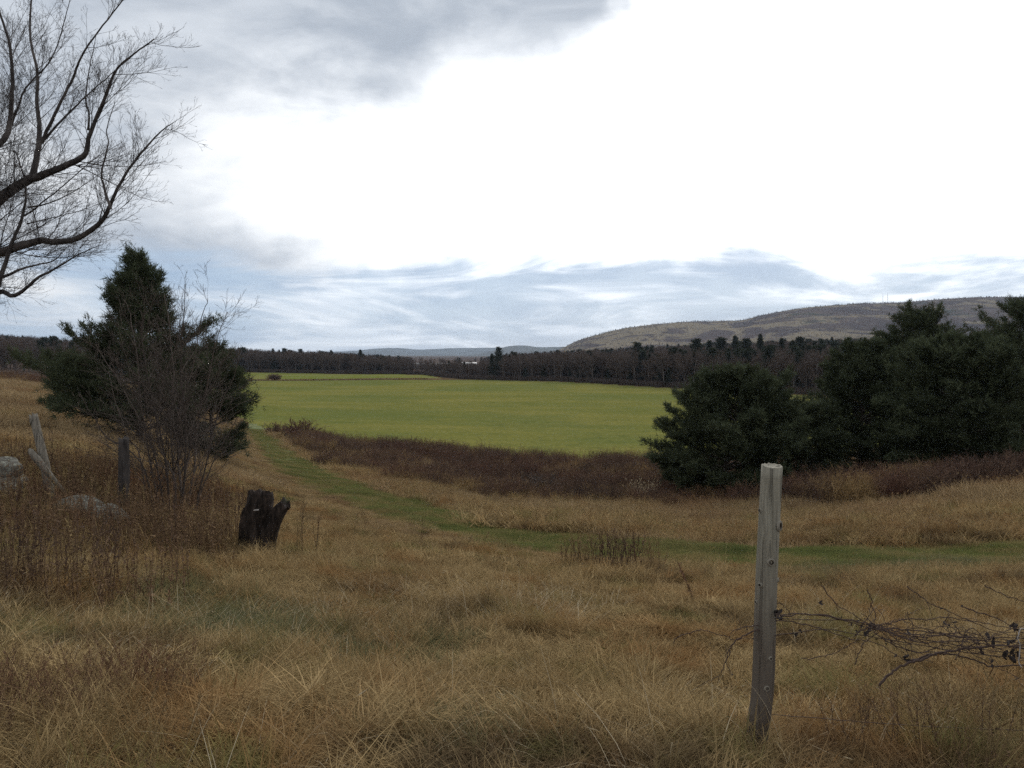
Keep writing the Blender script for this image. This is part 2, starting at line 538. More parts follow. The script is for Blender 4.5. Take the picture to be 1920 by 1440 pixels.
# ------------------------------------------------------------------ terrain
NEAR = [(0.3, 1.62), (1.6, 1.63)]
COLS = {   # photo column -> (distance, drop below the eye)
    -900: [(2.9, 1.65), (6, 1.9), (10, 1.8), (14, 1.7), (30, 1.3), (60, 0.9), (110, 0.8), (150, 2), (220, 4), (350, 3), (600, -6), (1000, -22), (1500, -26), (4000, 0), (15000, 12)],
    0: [(2.9, 1.65), (4, 1.85), (6, 2.1), (10, 2.2), (14, 2.3), (20, 2.4), (30, 2.5), (45, 2.6), (70, 2.8), (100, 2.9), (130, 3.2), (200, 6), (300, 7), (500, 2), (800, -9), (1200, -16), (2500, 4), (5000, 12), (15000, 12)],
    130: [(2.9, 1.65), (4, 1.9), (6, 2.2), (10, 2.35), (14, 2.5), (20, 2.62), (30, 2.85), (45, 3.1), (70, 3.5), (100, 3.9), (130, 4.6), (200, 8), (300, 9), (500, 6), (800, -3), (1200, -9), (2500, 6), (5000, 12), (15000, 12)],
    250: [(2.9, 1.65), (4, 1.9), (6, 2.25), (10, 2.5), (14, 2.7), (20, 2.95), (30, 3.45), (45, 4.4), (75, 6.2), (120, 8.5), (200, 10.5), (360, 11), (600, 7), (1000, 2), (2500, 9), (15000, 12)],
    490: [(2.9, 1.62), (4, 1.95), (6, 2.35), (8, 2.55), (10, 2.71), (14, 3.2), (20, 4.0), (30, 5.0), (45, 6.7), (75, 9.6), (105, 11.5), (130, 12), (360, 12), (700, 10), (2000, 11), (15000, 12)],
    960: [(2.9, 1.6), (4, 2.0), (6, 2.4), (8, 2.7), (11, 3.2), (15, 3.9), (20, 4.7), (25, 5.5), (35, 7.2), (45, 8.5), (60, 10.2), (80, 11.7), (95, 12), (360, 12), (15000, 12)],
    1250: [(2.9, 1.62), (4, 2.0), (6, 2.45), (8, 2.77), (11, 3.3), (15, 3.98), (20, 4.85), (25, 5.75), (35, 7.3), (45, 8.5), (60, 10.2), (80, 11.7), (95, 12), (270, 12), (400, 10), (700, 4), (1200, -2), (2500, 4), (15000, 12)],
    1450: [(2.9, 1.65), (3.85, 2.0), (6, 2.5), (8, 2.85), (11, 3.4), (15, 4.0), (20, 4.95), (25, 5.8), (30, 6.55), (35, 7.3), (45, 8.5), (60, 10.2), (80, 11.7), (95, 12), (215, 12), (300, 9.5), (500, 3.5), (800, -3), (1200, -8), (2500, 0), (15000, 12)],
    1700: [(2.9, 1.65), (4, 2.0), (6, 2.5), (8, 2.85), (11, 3.35), (14.5, 3.85), (18, 4.45), (24, 5.15), (27, 5.5), (31, 6.25), (36, 6.8), (45, 7.9), (60, 10), (80, 11.5), (95, 12), (200, 12), (300, 8), (500, 1.5), (800, -7), (1200, -15), (2500, -8), (15000, 12)],
    1900: [(2.9, 1.65), (4, 2.0), (6, 2.5), (8, 2.85), (11, 3.25), (14, 3.7), (18, 4.25), (24, 4.65), (28, 5.05), (31, 5.7), (36, 6.3), (45, 7.4), (60, 9.5), (95, 11.5), (200, 12), (300, 7), (500, 0), (800, -10), (1200, -20), (2500, -12), (15000, 12)],
    2600: [(2.9, 1.65), (4, 1.95), (6, 2.4), (8, 2.7), (11, 2.95), (14, 3.2), (20, 3.5), (28, 4.0), (45, 6), (60, 7.5), (95, 10), (200, 10), (300, 5), (500, -2), (800, -14), (1200, -25), (2500, -12), (15000, 12)],
}
LR = np.linspace(log(0.3), log(16000), 420)
AZG = np.radians(np.arange(-180, 181, 1.0))
_px = sorted(COLS)
_az = np.array([atan((p - 960) / F_PX) for p in _px])
_tab = []
for p in _px:
    sec = sqrt(1 + ((p - 960) / F_PX) ** 2)
    k = NEAR + COLS[p]
    _tab.append(np.interp(LR, [log(d * sec) for d, _ in k], [q for _, q in k]))
_tab = np.array(_tab)
_mean = _tab[[0, -1]].mean(0)
TAB = np.zeros((len(AZG), len(LR)))
for i, a in enumerate(AZG):
    ac = np.clip(a, _az[0], _az[-1])
    row = np.array([np.interp(ac, _az, _tab[:, k]) for k in range(len(LR))])
    w = smooth(abs(a), radians(80), radians(170))
    TAB[i] = row * (1 - w) + _mean * w


def gsm(A, sig, ax):
    k = np.arange(-int(3 * sig), int(3 * sig) + 1)
    g = np.exp(-k * k / (2 * sig * sig))
    g /= g.sum()
    pad = [(0, 0), (0, 0)]
    pad[ax] = (len(k) // 2, len(k) // 2)
    B = np.pad(A, pad, mode='edge')
    return np.apply_along_axis(lambda r: np.convolve(r, g, mode='valid'), ax, B)


TAB = gsm(gsm(TAB, 3.0, 1), 1.6, 0)

PATH = np.array([xy(*p) for p in ((2700, 12.8), (2200, 13.2), (1920, 14), (1700, 14.5), (1450, 15), (1250, 15.8), (1100, 16.8), (900, 19.3), (750, 24.5), (650, 32), (575, 45), (522, 75), (490, 103), (478, 125))])
PATH = spline(np.c_[PATH, np.zeros(len(PATH))], 160)[:, :2]


def dist_poly(x, y, P):
    x, y = np.asarray(x, float).ravel(), np.asarray(y, float).ravel()
    best = np.full(len(x), 1e9)
    for a, b in zip(P[:-1], P[1:]):
        d = b - a
        s = np.clip(((x - a[0]) * d[0] + (y - a[1]) * d[1]) / (d @ d), 0, 1)
        best = np.minimum(best, np.hypot(x - a[0] - s * d[0], y - a[1] - s * d[1]))
    return best


def inside(x, y, P):
    x, y = np.asarray(x, float), np.asarray(y, float)
    r = np.zeros(x.shape, bool)
    n = len(P)
    for i in range(n):
        (x1, y1), (x2, y2) = P[i], P[(i + 1) % n]
        c = ((y1 > y) != (y2 > y)) & (x < (x2 - x1) * (y - y1) / (y2 - y1 + 1e-12) + x1)
        r ^= c
    return r


FIELD = np.array([xy(*p) for p in ((470, 122), (520, 108), (575, 101), (620, 96), (750, 90), (950, 86), (1100, 84), (1230, 84), (1500, 84), (1700, 92), (1760, 120), (1650, 180), (1515, 212), (1380, 240), (1250, 265), (1050, 325), (940, 352), (860, 358), (780, 356), (620, 344), (470, 334), (330, 300), (380, 180))])
FARF = np.array([xy(*p) for p in ((300, 352), (470, 356), (700, 366), (830, 372), (800, 440), (640, 455), (470, 470), (300, 450))])
WOODLINE = np.array([xy(*p) for p in ((300, 452), (470, 474), (640, 458), (800, 446), (838, 395), (868, 366), (940, 358), (1050, 331), (1250, 271), (1380, 246), (1515, 218), (1700, 200), (2000, 190))])
BRUSH = np.array([xy(*p) for p in ((600, 62), (620, 54), (680, 46), (800, 42), (1000, 40), (1200, 39), (1450, 38), (1560, 34), (1700, 30.5), (1900, 30.5), (2300, 31), (2300, 78), (1700, 92), (1500, 84), (1230, 84), (1100, 84), (950, 86), (750, 90), (620, 96), (560, 100), (540, 92), (560, 78))])


def height(x, y, detail=True):
    x, y = np.asarray(x, float), np.asarray(y, float)
    r = np.maximum(np.hypot(x, y), 0.31)
    a = np.arctan2(x, y)
    fi = (np.degrees(a) + 180)
    fk = (np.log(np.minimum(r, 15900)) - LR[0]) / (LR[1] - LR[0])
    i = np.clip(np.floor(fi).astype(int), 0, len(AZG) - 2)
    k = np.clip(np.floor(fk).astype(int), 0, len(LR) - 2)
    u, v = fi - i, fk - k
    d = (TAB[i, k] * (1 - u) + TAB[i + 1, k] * u) * (1 - v) + (TAB[i, k + 1] * (1 - u) + TAB[i + 1, k + 1] * u) * v
    z = EYE - d
    if detail:
        near = (1 - smooth(r, 30, 85)) * (0.45 + 0.55 * smooth(r, 4, 14))
        z = z + near * ((fbm(x * 0.9, y * 0.9, 3) - 0.5) * 0.15 + (fbm(x * 0.22, y * 0.22, 9, 3) - 0.5) * 0.35)
        far = smooth(r, 70, 110) * (1 - smooth(r, 900, 3000))
        z = z + far * (fbm(x * 0.02, y * 0.02, 5, 3) - 0.5) * 0.9
    return z


def h1(x, y):
    return float(height(np.array([x]), np.array([y]))[0])


# one sheet of terrain out to the horizon, its faces shared out among ground, path and fields
azs = np.radians(np.unique(np.concatenate([np.arange(-180, -48, 4.0), np.arange(-48, 48.01, 0.3), np.arange(52, 180.1, 4.0)])))[:-1]
rs = np.concatenate([[0.35], np.exp(np.linspace(log(0.8), log(15500), 370))])
A_, R_ = np.meshgrid(azs, rs, indexing='ij')
X_, Y_ = R_ * np.sin(A_), R_ * np.cos(A_)
Z_ = height(X_.ravel(), Y_.ravel()).reshape(X_.shape)
pd = dist_poly(X_.ravel(), Y_.ravel(), PATH).reshape(X_.shape)
VV = np.c_[X_.ravel(), Y_.ravel(), Z_.ravel()]
na, nr = X_.shape
ii, kk = np.meshgrid(np.arange(na), np.arange(nr - 1), indexing='ij')
i2 = (ii + 1) % na
QQ = np.stack([ii * nr + kk, ii * nr + kk + 1, i2 * nr + kk + 1, i2 * nr + kk], -1).reshape(-1, 4)
cx, cy = VV[QQ, 0].mean(1), VV[QQ, 1].mean(1)
wpath = 1.25 + 0.5 * (fbm(cx * 0.7, cy * 0.7, 21) - 0.5)
is_path = (dist_poly(cx, cy, PATH) < wpath)
is_field = inside(cx + (fbm(cx * .2, cy * .2, 31) - .5) * 3, cy + (fbm(cx * .2, cy * .2, 33) - .5) * 3, FIELD)
is_farf = inside(cx, cy, FARF) & ~is_field
is_path &= ~is_field
is_wood = (cy > np.interp(cx / np.maximum(cy, 1), WOODLINE[:, 0] / WOODLINE[:, 1], WOODLINE[:, 1], left=280, right=190) + 2) & (np.abs(cx) < cy * 1.5) & ~is_farf & ~is_field & (cy < 5000) & ((960 + F_PX * cx / np.maximum(cy, 1) > 420) | (cy > 260))
cls = np.where(is_wood, 4, 0)
cls = np.where(is_field, 2, np.where(is_farf, 3, np.where(is_path, 1, cls)))
for c, nm, mt, lb in ((0, 'ground', 'ground', 'dry thatch-covered ground of the sloping old pasture'),
                      (1, 'path', 'path', 'mown green farm track curving down to the field'),
                      (2, 'field', 'field', 'flat bright green field of winter crop in the valley'),
                      (4, 'forest_floor', 'foothill', 'brown leaf-littered floor under the far woods'),
                      (3, 'far_field', 'far_field', 'pale narrow pasture beyond the bright green field')):
    q = QQ[cls == c]
    use, inv = np.unique(q, return_inverse=True)
    V = VV[use]
    T = None
    if c == 0:
        V = np.vstack([V, [[0, 0, float(Z_[:, 0].mean())]]])
        pos_of = {int(g): j for j, g in enumerate(use[:0])}
        first = np.searchsorted(use, np.arange(na) * nr)
        T = np.stack([np.full(na, len(V) - 1), first, np.roll(first, -1)], -1)
    o = link(nm, np_mesh(nm, V, T, inv.reshape(-1, 4), smooth_shade=True), M[mt])
    tag(o, lb, None, None, 'structure')


# hills: solid mounds standing on the sheet
def hill(name, label, mt, crest, D_foot, D_crest, D_back, nx=220, ny=46, rough=1.0, seed=0, pw=0.8):
    px = np.linspace(crest[0][0], crest[-1][0], nx)
    cp = spline([[a, b, 0] for a, b in crest], 300)
    py = np.interp(px, cp[:, 0], cp[:, 1])
    V = np.zeros((nx, ny, 3))
    for j, s in enumerate(np.linspace(0, 1, ny)):
        if s < 0.62:
            q = s / 0.62
            D, f = D_foot + (D_crest - D_foot) * q, smooth(q, -0.15, 1.08) ** pw
        else:
            q = (s - 0.62) / 0.38
            D, f = D_crest + (D_back - D_crest) * q, 1 - smooth(q, 0.02, 1)
        X = (px - 960) / F_PX * D
        top = EYE + (665 - py) / F_PX * D_crest
        base = EYE - 30
        k = (fbm(X / D_crest * 14 + seed, np.full(nx, D / D_crest * 14), seed) - 0.5) * rough * D_crest * 0.012
        k2 = (fbm(X / D_crest * 70 + seed, np.full(nx, D / D_crest * 70), seed + 5) - 0.5) * rough * D_crest * 0.0022
        V[:, j] = np.c_[X, np.full(nx, D), base + (top - base) * f + (k * (1 - f ** 4) + k2) * min(1, f * 3)]
    i, j = np.meshgrid(np.arange(nx - 1), np.arange(ny - 1), indexing='ij')
    Q = np.stack([i * ny + j, (i + 1) * ny + j, (i + 1) * ny + j + 1, i * ny + j + 1], -1).reshape(-1, 4)
    o = link(name, np_mesh(name, V.reshape(-1, 3), None, Q, smooth_shade=True), M[mt])
    tag(o, label, None, None, 'structure')
    return V


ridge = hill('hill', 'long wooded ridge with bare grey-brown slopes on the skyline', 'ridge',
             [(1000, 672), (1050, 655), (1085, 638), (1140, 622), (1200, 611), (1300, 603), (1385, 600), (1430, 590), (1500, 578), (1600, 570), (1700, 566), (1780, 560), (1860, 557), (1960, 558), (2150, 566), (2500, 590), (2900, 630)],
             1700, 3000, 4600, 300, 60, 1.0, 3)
hill('hill', 'low blue hills far off along the valley horizon', 'far_hill',
     [(380, 668), (470, 661), (560, 660), (640, 659), (700, 654), (740, 652), (790, 655), (850, 653), (930, 652), (1010, 653), (1060, 656), (1150, 662), (1250, 668)],
     8200, 10500, 13500, 160, 24, 0.6, 8)
hill('hill', 'pale blue hill showing between treeline and ridge foot', 'far_hill',
     [(860, 670), (920, 658), (950, 649), (985, 648), (1020, 651), (1080, 650), (1150, 656), (1250, 668)],
     5600, 6800, 9000, 100, 22, 0.6, 12)
hill('hill', 'low dark wooded hill behind the dry meadow crest', 'foothill',
     [(-900, 640), (-500, 615), (-200, 612), (-60, 622), (0, 630), (60, 636), (140, 645), (250, 652), (380, 660), (520, 668)],
     700, 1500, 2400, 160, 30, 0.8, 15)
# ------------------------------------------------------------------ scattering (uncountable growth only)
HID = bpy.data.collections.new('templates')          # never linked to the scene


def template(mesh, material, name='template'):
    o = bpy.data.objects.new(name, mesh)
    if len(mesh.materials) == 0:
        mesh.materials.append(material)
    return o


def lay_on_slope(x, y, rz):
    """euler angles that turn a patch by rz and lay it on the slope"""
    e = 0.35
    hx = (height(x + e, y) - height(x - e, y)) / (2 * e)
    hy = (height(x, y + e) - height(x, y - e)) / (2 * e)
    N = np.c_[-hx, -hy, np.ones(len(x))]
    N /= np.linalg.norm(N, axis=1, keepdims=True)
    X = np.c_[np.cos(rz), np.sin(rz), np.zeros(len(x))]
    X = X - N * (X * N).sum(1, keepdims=True)
    X /= np.linalg.norm(X, axis=1, keepdims=True)
    Y = np.cross(N, X)
    return np.c_[np.arctan2(Y[:, 2], N[:, 2]), -np.arcsin(np.clip(X[:, 2], -1, 1)), np.arctan2(X[:, 1], X[:, 0])]


def scatter(name, label, cat, temps, P, rz, scl, idx=None, euler=None):
    n = len(P)
    c = bpy.data.collections.new(name + '_templates')
    for k, o in enumerate(temps):
        o.name = '%s_%02d' % (name, k)
        c.objects.link(o)
    me = bpy.data.meshes.new(name)
    me.vertices.add(n)
    me.vertices.foreach_set('co', np.ascontiguousarray(P, np.float32).ravel())
    rot = np.zeros((n, 3), np.float32)
    rot[:, 2] = rz
    if euler is not None:
        rot[:] = euler
    a = me.attributes.new('rot', 'FLOAT_VECTOR', 'POINT')
    a.data.foreach_set('vector', rot.ravel())
    a = me.attributes.new('scl', 'FLOAT', 'POINT')
    a.data.foreach_set('value', np.ascontiguousarray(scl, np.float32))
    a = me.attributes.new('pick', 'INT', 'POINT')
    a.data.foreach_set('value', np.ascontiguousarray(RNG.integers(0, len(temps), n) if idx is None else idx, np.int32))
    o = link(name, me)
    g = bpy.data.node_groups.new(name, 'GeometryNodeTree')
    g.interface.new_socket('Geometry', in_out='INPUT', socket_type='NodeSocketGeometry')
    g.interface.new_socket('Geometry', in_out='OUTPUT', socket_type='NodeSocketGeometry')
    q = NT(g)
    gi = q.n('NodeGroupInput')
    ci = q.n('GeometryNodeCollectionInfo', {'Collection': c, 'Separate Children': True, 'Reset Children': True})

    def na(nm, ty):
        nd = q.n('GeometryNodeInputNamedAttribute', data_type=ty)
        nd.inputs['Name'].default_value = nm
        return nd.outputs['Attribute']
    ip = q.n('GeometryNodeInstanceOnPoints', {'Points': gi.outputs[0], 'Instance': ci.outputs[0], 'Pick Instance': True,
                                              'Instance Index': na('pick', 'INT'), 'Rotation': na('rot', 'FLOAT_VECTOR'), 'Scale': na('scl', 'FLOAT')})
    go = q.n('NodeGroupOutput')
    g.links.new(ip.outputs[0], go.inputs[0])
    md = o.modifiers.new('growth', 'NODES')
    md.node_group = g
    return tag(o, label, cat, None, 'stuff')


def polar(n, r0, r1, a0, a1, power=1.0):
    """n random points; power 1 = even per area, less = denser near the eye"""
    u = RNG.random(n)
    e = 1 + power
    r = (r0 ** e + u * (r1 ** e - r0 ** e)) ** (1 / e)
    a = np.radians(RNG.uniform(a0, a1, n))
    return r * np.sin(a), r * np.cos(a)


def blades(n, h, w, spread, lean, curl, segs=3, bias=None, seed=0, flat=0.0, seedheads=0.0, clump=0, crad=0.07, hump=0.0):
    """n bent tapering blades on a disc; clump > 0 gathers them into that many tussocks with gaps between"""
    g = np.random.default_rng(seed)
    if clump:
        ca, cr = g.uniform(0, 2 * pi, clump), spread * np.sqrt(g.random(clump))
        cc = np.c_[cr * np.cos(ca), cr * np.sin(ca)]
        ch = g.uniform(0.55, 1.25, clump)
        cd = g.uniform(0, 2 * pi, clump) if bias is None else g.normal(bias, 0.7, clump)
        cf = np.abs(g.normal(0, 0.35, clump))
        ct = g.random(clump)
        k = g.integers(0, clump, n)
        loose = g.random(n) < 0.16
        k_of = k
        xy_ = cc[k] + g.normal(0, crad, (n, 2)) * g.uniform(0.5, 1.5, clump)[k][:, None]
        la, lr = g.uniform(0, 2 * pi, n), spread * np.sqrt(g.random(n))
        xy_[loose] = np.c_[lr * np.cos(la), lr * np.sin(la)][loose]
        out = np.arctan2(xy_[:, 1] - cc[k, 1], xy_[:, 0] - cc[k, 0])
        A = np.where(g.random(n) < 0.5, cd[k] + g.normal(0, 0.6, n), out + g.normal(0, 0.7, n))
        A = np.where(loose, g.uniform(0, 2 * pi, n), A)
        L = g.uniform(*h, n) * np.where(loose, 0.75, ch[k])
        th = np.abs(g.normal(flat, lean, n)) + np.where(loose, 0.35, cf[k])
        tn = np.clip(0.65 * ct[k] + 0.35 * g.random(n) + g.normal(0, 0.08, n), 0, 1)
    else:
        la, lr = g.uniform(0, 2 * pi, n), spread * np.sqrt(g.random(n))
        xy_ = np.c_[lr * np.cos(la), lr * np.sin(la)]
        A = g.uniform(0, 2 * pi, n) if bias is None else g.normal(bias, 0.5, n)
        L = g.uniform(*h, n)
        th = np.abs(g.normal(flat, lean, n))
        tn = g.random(n)
    cu = g.uniform(0.2, 1.0, n) * curl
    wd = w * g.uniform(0.6, 1.3, n)
    side = np.where((g.random(n) < 0.6)[:, None], np.c_[-np.sin(A), np.cos(A), 0 * A], np.c_[np.cos(A), np.sin(A), 0 * A])
    z0 = np.full(n, -0.03)
    if clump and hump:       # tussocks stand on low mounds of old thatch
        ch_ = g.uniform(0.0, 1.0, clump) ** 1.5 * hump
        z0 = z0 + np.where(loose, 0.0, ch_[k_of] * np.exp(-((xy_ - cc[k_of]) ** 2).sum(1) / (2 * (crad * 1.1) ** 2)))
    pts = [np.c_[xy_, z0]]
    for s in range(segs):
        ts = np.minimum(th + cu * (s + 0.5) / segs, 1.75)
        p = pts[-1] + (L / segs)[:, None] * np.c_[np.sin(ts) * np.cos(A), np.sin(ts) * np.sin(A), np.cos(ts)]
        p[:, 2] = np.maximum(p[:, 2], np.maximum(z0, 0.0) * 0.8 + 0.008 + 0.05 * g.random(n) * (s > 0))
        pts.append(p)
    V, T = [], []
    for s in range(segs):
        ww = (wd * (1 - 0.75 * s / segs))[:, None]
        V += [pts[s] - side * ww / 2, pts[s] + side * ww / 2]
        if s:
            k = 2 * s
            T += [[k - 2, k - 1, k + 1], [k - 2, k + 1, k]]
    V.append(pts[-1])
    k = 2 * (segs - 1)
    T.append([k, k + 1, k + 2])
    nv = 2 * segs + 1
    VV_ = np.stack(V, 1).reshape(-1, 3)
    TT_ = (np.array(T)[None] + (np.arange(n) * nv)[:, None, None]).reshape(-1, 3)
    b = Buf().add(VV_, TT_, None, np.repeat(tn, nv))
    hs = np.where(g.random(n) < seedheads)[0]
    if len(hs):
        e = pts[-1][hs]
        d = pts[-1][hs] - pts[-2][hs]
        d /= np.linalg.norm(d, axis=1, keepdims=True) + 1e-9
        u = np.cross(d, [0.3, 0.2, 0.9])
        u /= np.linalg.norm(u, axis=1, keepdims=True) + 1e-9
        v = np.cross(d, u)
        l = (L[hs] * 0.10)[:, None]
        for q in (u, v):
            W4 = np.stack([e - d * l * .5, e + q * w * .8, e + d * l, e - q * w * .8], 1).reshape(-1, 3)
            T4 = (np.array([[0, 1, 2], [0, 2, 3]])[None] + (np.arange(len(hs)) * 4)[:, None, None]).reshape(-1, 3)
            b.add(W4, T4, None, np.repeat(tn[hs] * 0.5, 4))
    return b.mesh('tuft')


def grow(buf, pts, r0, r1, lev, levels, g, tone=(0.2, 0.8), rmin=0.0012, flatz=None):
    """one limb as a tube, then its side branches, by level settings (per metre, length ratio, angle, rise, wander)"""
    n = len(pts)
    rad = r0 + (r1 - r0) * np.linspace(0, 1, n) ** 0.65
    sides = 7 if r0 > 0.05 else 5 if r0 > 0.018 else 4 if r0 > 0.008 else 3
    tube(buf[min(lev, len(buf) - 1)], pts, np.maximum(rad, rmin), sides, g.uniform(*tone), cap=True)
    if lev >= len(levels):
        return
    dens, ratio, ang, rise, wander, start = levels[lev]
    seg = np.linalg.norm(np.diff(pts, axis=0), axis=1)
    cum = np.concatenate([[0], np.cumsum(seg)])
    L = cum[-1]
    cnt = max(1, int(round(dens * L * g.uniform(0.8, 1.2)))) if dens > 0 else 0
    for _ in range(cnt):
        s = start + (1 - start) * g.random() ** 0.85
        d = s * L
        k = min(np.searchsorted(cum, d) - 1, n - 2)
        k = max(k, 0)
        f = (d - cum[k]) / max(seg[k], 1e-6)
        p = pts[k] * (1 - f) + pts[k + 1] * f
        tg = norm(pts[k + 1] - pts[k])
        u, v, _ = frame(tg)
        ph = g.uniform(0, 2 * pi)
        side = u * cos(ph) + v * sin(ph)
        side[2] += 0.35
        side = norm(side - tg * np.dot(side, tg))
        an = ang * g.uniform(0.7, 1.3)
        dr = norm(tg * cos(an) + side * sin(an))
        l = L * ratio * (1.15 - 0.75 * s) * g.uniform(0.6, 1.25)
        r = min((r0 + (r1 - r0) * s) * g.uniform(0.45, 0.68), 0.0055 * l + 0.0014)
        m = 6 if lev == 0 else 5 if lev == 1 else 4 if lev == 2 else 3
        q, P = p.copy(), [p]
        for _ in range(m - 1):
            dr = norm(dr + g.normal(0, wander, 3) + np.array([0, 0, rise]))
            q = q + dr * l / (m - 1)
            P.append(q)
        grow(buf, np.array(P), max(r, rmin), max(r * 0.32, rmin * 0.8), lev + 1, levels, g, tone, rmin)


# ------------------------------------------------------------------ pines near by
def tuft_points(pts, step, g):
    seg = np.linalg.norm(np.diff(pts, axis=0), axis=1)
    cum = np.concatenate([[0], np.cumsum(seg)])
    d = np.arange(step * g.random(), cum[-1], step)
    out, dirs = [], []
    for x in d:
        k = max(min(np.searchsorted(cum, x) - 1, len(pts) - 2), 0)
        f = (x - cum[k]) / max(seg[k], 1e-6)
        out.append(pts[k] * (1 - f) + pts[k + 1] * f)
        dirs.append(norm(pts[k + 1] - pts[k]))
    out.append(pts[-1])
    dirs.append(norm(pts[-1] - pts[-2]))
    return out, dirs


def needle_crown(P, D, size, per, wid, g):
    """P tuft points, D tuft directions -> triangles (thin needle sprays)"""
    P, D = np.array(P), np.array(D)
    n = len(P)
    P = np.repeat(P, per, 0)
    D = np.repeat(D, per, 0)
    R = g.normal(0, 1, D.shape)
    d = D * 0.75 + R * 0.55 + np.array([0, 0, 0.12])
    d /= np.linalg.norm(d, axis=1, keepdims=True)
    s = np.cross(d, g.normal(0, 1, d.shape))
    s /= np.linalg.norm(s, axis=1, keepdims=True) + 1e-9
    l = size * g.uniform(0.6, 1.25, (len(P), 1))
    b0 = P + g.normal(0, size * 0.18, P.shape)
    w = wid * g.uniform(0.7, 1.3, (len(P), 1))
    V = np.stack([b0 - s * w / 2, b0 + s * w / 2, b0 + d * l], 1).reshape(-1, 3)
    T = np.arange(len(V)).reshape(-1, 3)
    tn = np.repeat(np.repeat(g.random(n), per) * 0.6 + g.random(n * per) * 0.4, 3)
    return V, T, tn


def pine(label, base, H, spread, seed, per=9, size=0.30, wid=0.034, step=0.16, low=0.06, whorl=0.42, rise=(0.05, 0.85), jag=0.25, name='pine_tree', group=None, sub=3.0, lean=(0, 0), cut=1.0):
    """spread: function of relative height -> branch reach in metres"""
    g = np.random.default_rng(seed)
    root = thing(name, label, 'tree', base, group=group)
    tb, bb = Buf(), Buf()
    H = H - cut
    tp = np.array([[lean[0] * s + 0.05 * sin(5 * s + seed), lean[1] * s + 0.05 * cos(4 * s + seed), -0.5 + (H + 0.3) * s] for s in np.linspace(0, 1, 12)])
    R0 = 0.018 * H + 0.03
    tube(tb, tp, np.linspace(R0, 0.015, 12), 8, 0.5, rough=0.05, rng=g)
    P, D = [], []
    z = low * H
    while z < H * 0.985:
        f = z / H
        reach = spread(f)
        nb = g.integers(4, 7)
        a0 = g.uniform(0, 2 * pi)
        for b in range(nb):
            az_ = a0 + 2 * pi * b / nb + g.normal(0, 0.25)
            L = max(0.25, reach * (1 + g.normal(0, jag)))
            elv = rise[0] + (rise[1] - rise[0]) * f ** 1.3 + g.normal(0, 0.12)
            p0 = np.array([np.interp(z, tp[:, 2], tp[:, 0]), np.interp(z, tp[:, 2], tp[:, 1]), z + g.normal(0, 0.12)])
            d = np.array([cos(az_) * cos(elv), sin(az_) * cos(elv), sin(elv)])
            m = 7
            q, pts = p0.copy(), [p0]
            for _ in range(m - 1):
                d = norm(d + g.normal(0, 0.07, 3) + np.array([0, 0, 0.055]))
                q = q + d * L / (m - 1)
                pts.append(q)
            pts = np.array(pts)
            tube(bb, pts, np.linspace(0.012 + 0.009 * L, 0.006, m), 4, 0.4)
            # side shoots
            ns = int(sub * L + 2)
            for _ in range(ns):
                s = 0.22 + 0.78 * g.random() ** 0.8
                k = min(int(s * (m - 1)), m - 2)
                ff = s * (m - 1) - k
                q0 = pts[k] * (1 - ff) + pts[k + 1] * ff
                tg = norm(pts[k + 1] - pts[k])
                sd = norm(cross3(tg, [0, 0, 1])) * (1 if g.random() < 0.5 else -1)
                dd = norm(tg * 0.75 + sd * g.uniform(0.35, 0.95) + np.array([0, 0, g.normal(0.12, 0.22)]))
                l = (0.28 + 0.34 * L * (1.1 - s)) * g.uniform(0.6, 1.2)
                sp = np.array([q0, q0 + dd * l * 0.5, q0 + dd * l + np.array([0, 0, 0.08 * l])])
                tube(bb, sp, [0.008, 0.006, 0.004], 3, 0.4, cap=False)
                o_, d_ = tuft_points(sp, step, g)
                P += o_[1:]
                D += d_[1:]
                for _ in range(2):      # short spurs fill the gaps between shoots
                    P.append(q0 + dd * l * g.uniform(0.2, 1.0) + g.normal(0, 0.16, 3))
                    D.append(norm(dd + g.normal(0, 0.4, 3)))
            o_, d_ = tuft_points(pts[3:], step, g)
            P += o_
            D += d_
        z += whorl * g.uniform(0.75, 1.25) * (1 - 0.35 * f)
    V, T, tn = needle_crown(P, D, size, per, wid, g)
    cb = Buf().add(V, T, None, tn)
    link('trunk', tb.mesh('trunk', True), M['bark_pine'], root)
    link('branches', bb.mesh('branches', True), M['bark_pine'], root)
    link('crown', cb.mesh('crown'), M['needles'], root)
    return len(T)


def on_ground(px, D, dz=0.0):
    x, y = xy(px, D)
    return (x, y, h1(x, y) + dz)


def dome(rmax, lowf=0.55, peak=0.3, p=0.75):
    """rounded outline: widest at `peak`, pulled in to lowf at the foot"""
    def f(t_):
        if t_ < peak:
            return rmax * (lowf + (1 - lowf) * sin(pi / 2 * t_ / peak))
        return rmax * max(0.05, cos(pi / 2 * (t_ - peak) / (1 - peak))) ** p
    return f


def cone(rmax, peak=0.12, p=0.9):
    def f(t_):
        if t_ < peak:
            return rmax * (0.7 + 0.3 * t_ / peak)
        return rmax * max(0.04, 1 - (t_ - peak) / (1 - peak)) ** p
    return f


def top_h(px, py, D):
    """height of a thing standing at column px, distance D, whose top shows at row py"""
    x, y = xy(px, D)
    return ray(px, py, D)[2] - h1(x, y)


NT_COUNT = 0
